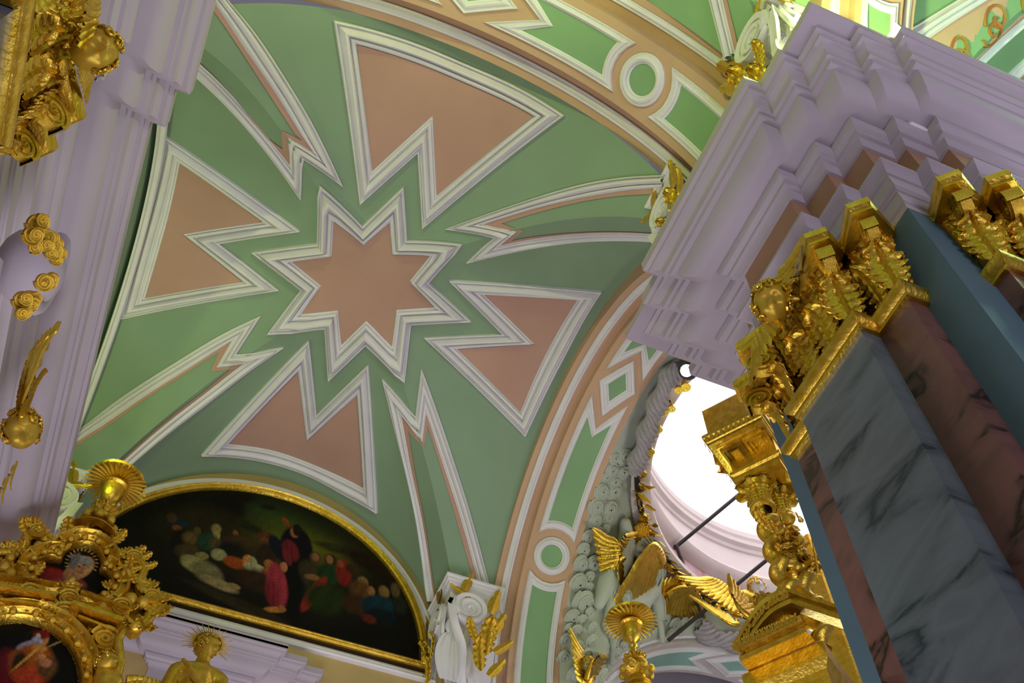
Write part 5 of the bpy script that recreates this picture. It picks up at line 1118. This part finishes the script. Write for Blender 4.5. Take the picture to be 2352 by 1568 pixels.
# raking cornice behind
rk = V3((8.22,-6.82,14.6)); rk2 = V3((7.856,-7.434,15.8))
t = (rk2-rk).normalized(); sd = Vector((.6, -.5, 0)).normalized(); nn = t.cross(sd).normalized()
rows = []
for s, h in ((0, 0), (0, .12), (.06, .16), (.08, .10), (.2, .10), (.22, .02), (.42, .02), (.44, .08), (.56, .08), (.6, 0), (.6, .4), (0, .4)):
    rows.append([rk+sd*s-nn*h*(1 if nn.z > 0 else -1), rk2+sd*s-nn*h*(1 if nn.z > 0 else -1)])
MB().grid(rows, closed=False).build('raking_cornice', M_gold, scr, 25)
def column(o, zt, zb, r, nm):
    path = []; N = 110; rows = []
    H = zt-zb; turns = 5.2
    for i in range(N+1):
        u = i/N; a = turns*2*math.pi*u; am = r*.42
        c = Vector((o.x+am*math.cos(a), o.y+am*math.sin(a), zb+H*u)); rr = r*(.78-.10*u)
        rows.append([c+Vector((rr*math.cos(b), rr*math.sin(b), 0)) for b in [2*math.pi*j/20 for j in range(20)]])
    MB().grid(rows, closed=True).build('twisted_shaft', M_gold, scr, 60)
    M = Matrix.Translation(Vector((o.x, o.y, zt)))
    lathe(MB(), [(r*.8, -.05), (r*1.15, -.03), (r*1.2, .0), (r*1.1, .04), (r*.9, .05), (r*.95, .25), (r*1.5, .42), (0, .45)], M, 20).build('column_capital', M_gold, scr, 50)
    for k, (hh, n, L) in enumerate(((.05, 8, .26), (.16, 8, .26))):
        for i in range(n):
            a = 2*math.pi*(i+.5*k)/n; d = Vector((math.cos(a), math.sin(a), 0)); x = d.cross(EZ)
            inst(LEAF, 'acanthus_leaf', SC(frame(M.translation+d*r*.92+EZ*hh, x, d, EZ), L), scr)
    for d in (E1, -E1, E2, -E2, (E1+E2).normalized(), (E1-E2).normalized(), -(E1+E2).normalized(), (E2-E1).normalized()):
        inst(VOL, 'volute', SC(frame(M.translation+d*r*1.5+EZ*.38, d, d.cross(EZ), EZ), (.09, .10, .09)), scr)
ct = [(7.706,-7.026,12.65),(7.755,-7.374,12.65)]; 
o1 = V3(ct[0]); column(o1, ct[0][2], ct[0][2]-2.1, .155, 'a')
o2 = V3(ct[1]); column(o2, ct[1][2], ct[1][2]-2.3, .15, 'b')
# entablature blocks above the capitals
obox('capital_block', o1+E1*-.2-E2*.25+EZ*.44, .7, .75, 0, 1, M_gold, scr, [(0, 0), (0, .12), (.04, .14), (.04, .2), (.0, .22), (0, 1.0)])
# tall gilded side panel
pt = [(8.464,-8.349,13.1),(8.456,-8.509,13.1)]; pb = [(7.772,-7.274,9.8),(7.611,-7.676,9.8)]
q0 = V3(pt[0])+Vector((0, 0, .3)); ww = .52; ed = Vector((.35, -.94, 0)).normalized(); en = Vector((-.94, -.35, 0))
rows = []
for s, h in ((0, -.2), (0, .06), (.06, .08), (.10, .03), (.2, .03), (.22, .05), (.3, .05), (.32, .02), (.62, .02), (.64, .05), (.72, .05), (.76, .02), (.84, .03), (.88, .09), (1, .09), (1, -.2)):
    rows.append([q0+ed*ww*s+en*h, q0+ed*ww*s+en*h-EZ*5.5])
MB().grid(rows).build('side_panel', M_gold, scr, 25)
for i in range(46):
    inst(LEAFS, 'carved_leaf', SC(frame(q0+ed*ww*.94+en*.09-EZ*(.1+.11*i), ed, en, -EZ) @ Matrix.Rotation(.6*(-1)**i, 4, 'Y'), .13), scr)
    inst(BALL, 'bead', SC(frame(q0+ed*ww*.30+en*.06-EZ*(.1+.11*i), ed, en, EZ), .018), scr)
# lower segmental pediment
p0, p1, p2, p3 = [V3(p) for p in [(8.048,-6.415,10.0),(7.725,-6.499,10.0),(7.508,-6.645,10.0),(7.405,-6.822,10.0)]]
arcp = smooth_leg([p0, p1, p2, p3], 8)
def band(name, path, prof, out, mt, parent):
    rows = [[p+out*o+EZ*h for p in path] for o, h in prof]
    MB().grid(rows).build(name, mt, parent, 30)
inn = (p3-p0).cross(EZ).normalized(); 
if inn.x > 0: inn = -inn
base = [p0+(p3-p0)*i/8-EZ*.0 for i in range(9)]
zb_ = p0.z
arcp = [p0+(p3-p0)*(i/16)+EZ*(.42*math.sin(math.pi*.5*min(1, i/13))) for i in range(17)]
pf = [(.0, -.02), (.22, -.02), (.24, .03), (.20, .05), (.20, .10), (.28, .12), (.30, .17), (.0, .19)]
band('pediment_arc', arcp, pf, inn, M_gold, scr); band('pediment_base', [p0-(p3-p0)*.03, p3+(p3-p0)*.1], [(o, h-.06) for o, h in pf], inn, M_gold, scr)
band('pediment_arc', [p3+EZ*.42, p3+(p3-p0)*.25+EZ*.2, p3+(p3-p0)*.75-EZ*.2], pf, inn, M_gold, scr)
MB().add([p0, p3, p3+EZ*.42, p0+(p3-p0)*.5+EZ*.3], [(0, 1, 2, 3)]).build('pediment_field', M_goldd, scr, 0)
obox('screen_body', p0+EZ*-3.0+E2*.1, .8, 1.6, 0, 2.9, M_gold, scr, [(0, 0), (0, 2.3), (.05, 2.4), (.05, 2.6), (.12, 2.7), (.12, 2.9), (0, 3.05)])
for i in range(26):
    t = i/25; p = p0+(p3-p0)*t+inn*.30+EZ*.03
    inst(LEAFS, 'carved_leaf', SC(frame(p, (p3-p0).normalized(), inn, EZ) @ Matrix.Rotation(.5*(-1)**i, 4, 'Y'), .12), scr)
    p = arcp[min(16, int(t*16))]+inn*.27+EZ*.03
    inst(LEAFS, 'carved_leaf', SC(frame(p, (p3-p0).normalized(), inn, EZ) @ Matrix.Rotation(.6*(-1)**i, 4, 'Y'), .11), scr)
# carved clusters between columns
cl = [(7.339,-6.86,11.8),(7.396,-7.023,11.8),(7.618,-7.088,11.8),(7.598,-7.241,11.8),(7.747,-7.396,11.8),(7.864,-7.532,11.8),(8.072,-7.555,11.8),(8.098,-7.707,11.8),(8.367,-7.813,11.8),(8.404,-7.945,11.8),(7.757,-7.582,11.8),(7.953,-7.741,11.8),(7.849,-7.356,11.8),(7.129,-6.88,11.8),(7.415,-7.179,11.8)]
for p in cl:
    for j in range(3):
        n = Vector((fr.uniform(-1, 0), fr.uniform(-.2, .8), fr.uniform(-.8, .2)))
        inst(LEAF, 'carved_leaf', SC(frame(V3(p)+Vector((fr.uniform(-.1, .1), fr.uniform(-.1, .1), fr.uniform(-.1, .1))), *basis(n, fr.uniform(0, 6.28))), fr.uniform(.2, .32)), scr)
    inst(BALL, 'bud', SC(Matrix.Translation(V3(p)), fr.uniform(.06, .1)), scr)
# kneeling angel on the pediment
ka = empty('gilded_angel', 'gilded kneeling angel with raised wing on the altar screen pediment', 'statue')
KP = [V3(p) for p in [(7.855,-6.726,10.9),(8.001,-6.859,10.9),(8.268,-6.994,10.9),(8.565,-7.12,10.9),(8.326,-7.173,10.9),(8.12,-7.149,10.9),(8.004,-7.018,10.9),(8.244,-6.841,10.9),(7.828,-7.041,10.9),(8.41,-7.287,10.9)]]
body('body', [([KP[1], KP[2], KP[3]], [.11, .14, .18]), ([KP[2], KP[4], KP[9]], [.14, .13, .10]), ([KP[1], KP[6], KP[5]], [.07, .06, .04]), ([KP[1]+EZ*.02, KP[7]], [.08, .09])], M_gold, ka, .022)
f = Vector((-.2, -.85, -.3)).normalized(); up = (EZ-f*f.z).normalized()
cherub_head('head', SC(frame(KP[0]+EZ*.04, f.cross(up), f, up), .125), ka, M_gold, M_gold, 61)
wing_obj('wing', frame(KP[7]+EZ*.12, Vector((0, .45, .9)).normalized(), Vector((-1, 0, 0)), Vector((0, .9, -.45)).normalized()), ka, M_gold, .62, 1, 7)
sa = empty('gilded_angel', 'gilded seated angel holding a staff between twisted column and side panel', 'statue')
SP = [V3(p) for p in [(7.611,-7.11,11.6),(7.684,-7.238,11.6),(7.972,-7.475,11.6),(8.15,-7.682,11.6),(8.311,-7.832,11.6),(8.452,-7.93,11.6),(7.642,-7.344,11.6),(7.504,-7.373,11.6),(6.941,-7.059,11.6),(7.521,-7.435,11.6),(8.232,-7.697,11.6)]]
body('body', [([SP[1], SP[2], SP[3]], [.11, .13, .12]), ([SP[3], SP[4], SP[5]], [.10, .07, .05]), ([SP[2], SP[10]], [.12, .09]), ([SP[1], SP[6], SP[7]], [.06, .05, .04])], M_gold, sa, .022)
cherub_head('head', SC(frame(SP[0]+EZ*.02, f.cross(up), f, up), .11), sa, M_gold, M_gold, 71)
tube(MB(), [SP[8]+EZ*.2, SP[9]-EZ*.2], .018, 8).build('staff', M_gold, sa, 50)
# spot lamp on the far cornice corner
lp = V3((5.637,-4.639,11.9))
fl = empty('floodlight', 'small glowing white floodlight at the foot of the stepped cornice', 'lamp')
ME = bpy.data.materials.new('lamp_glow'); ME.use_nodes = True; ME.node_tree.nodes['Principled BSDF'].inputs['Emission Color'].default_value = (1, .97, 1, 1); ME.node_tree.nodes['Principled BSDF'].inputs['Emission Strength'].default_value = 9
ball(MB(), lp, .075, None, 12, 8).build('bulb', ME, fl, 60)
lathe(MB(), [(.1, -.05), (.12, 0), (.12, .12), (.05, .16), (0, .16)], Matrix.Translation(lp+Vector((.03, -.05, .06))), 16).build('housing', M_iron, fl, 40)
# windows of the dome drum
MW = bpy.data.materials.new('daylit_window'); MW.use_nodes = True; b_ = MW.node_tree.nodes['Principled BSDF']
b_.inputs['Base Color'].default_value = (.9, .9, .9, 1); b_.inputs['Emission Color'].default_value = (1, .985, .99, 1); b_.inputs['Emission Strength'].default_value = 1.35
for i in range(10):
    a0_, a1_ = 2*math.pi*(i+.12)/10, 2*math.pi*(i+.88)/10
    rows = [[CD+Vector((4.0*math.cos(a), 4.0*math.sin(a), z)) for a in [a0_+(a1_-a0_)*k/8 for k in range(9)]] for z in (17.9, 20.9)]
    MB().grid(rows).build('window_%d' % (i+1), MW, drum, 60)
    fr_ = MB()
    for z in (17.85, 20.95): tube(fr_, [CD+Vector((3.97*math.cos(a), 3.97*math.sin(a), z)) for a in [a0_+(a1_-a0_)*k/8 for k in range(9)]], .06, 6)
    fr_.build('window_frame', M_dome, drum, 60)
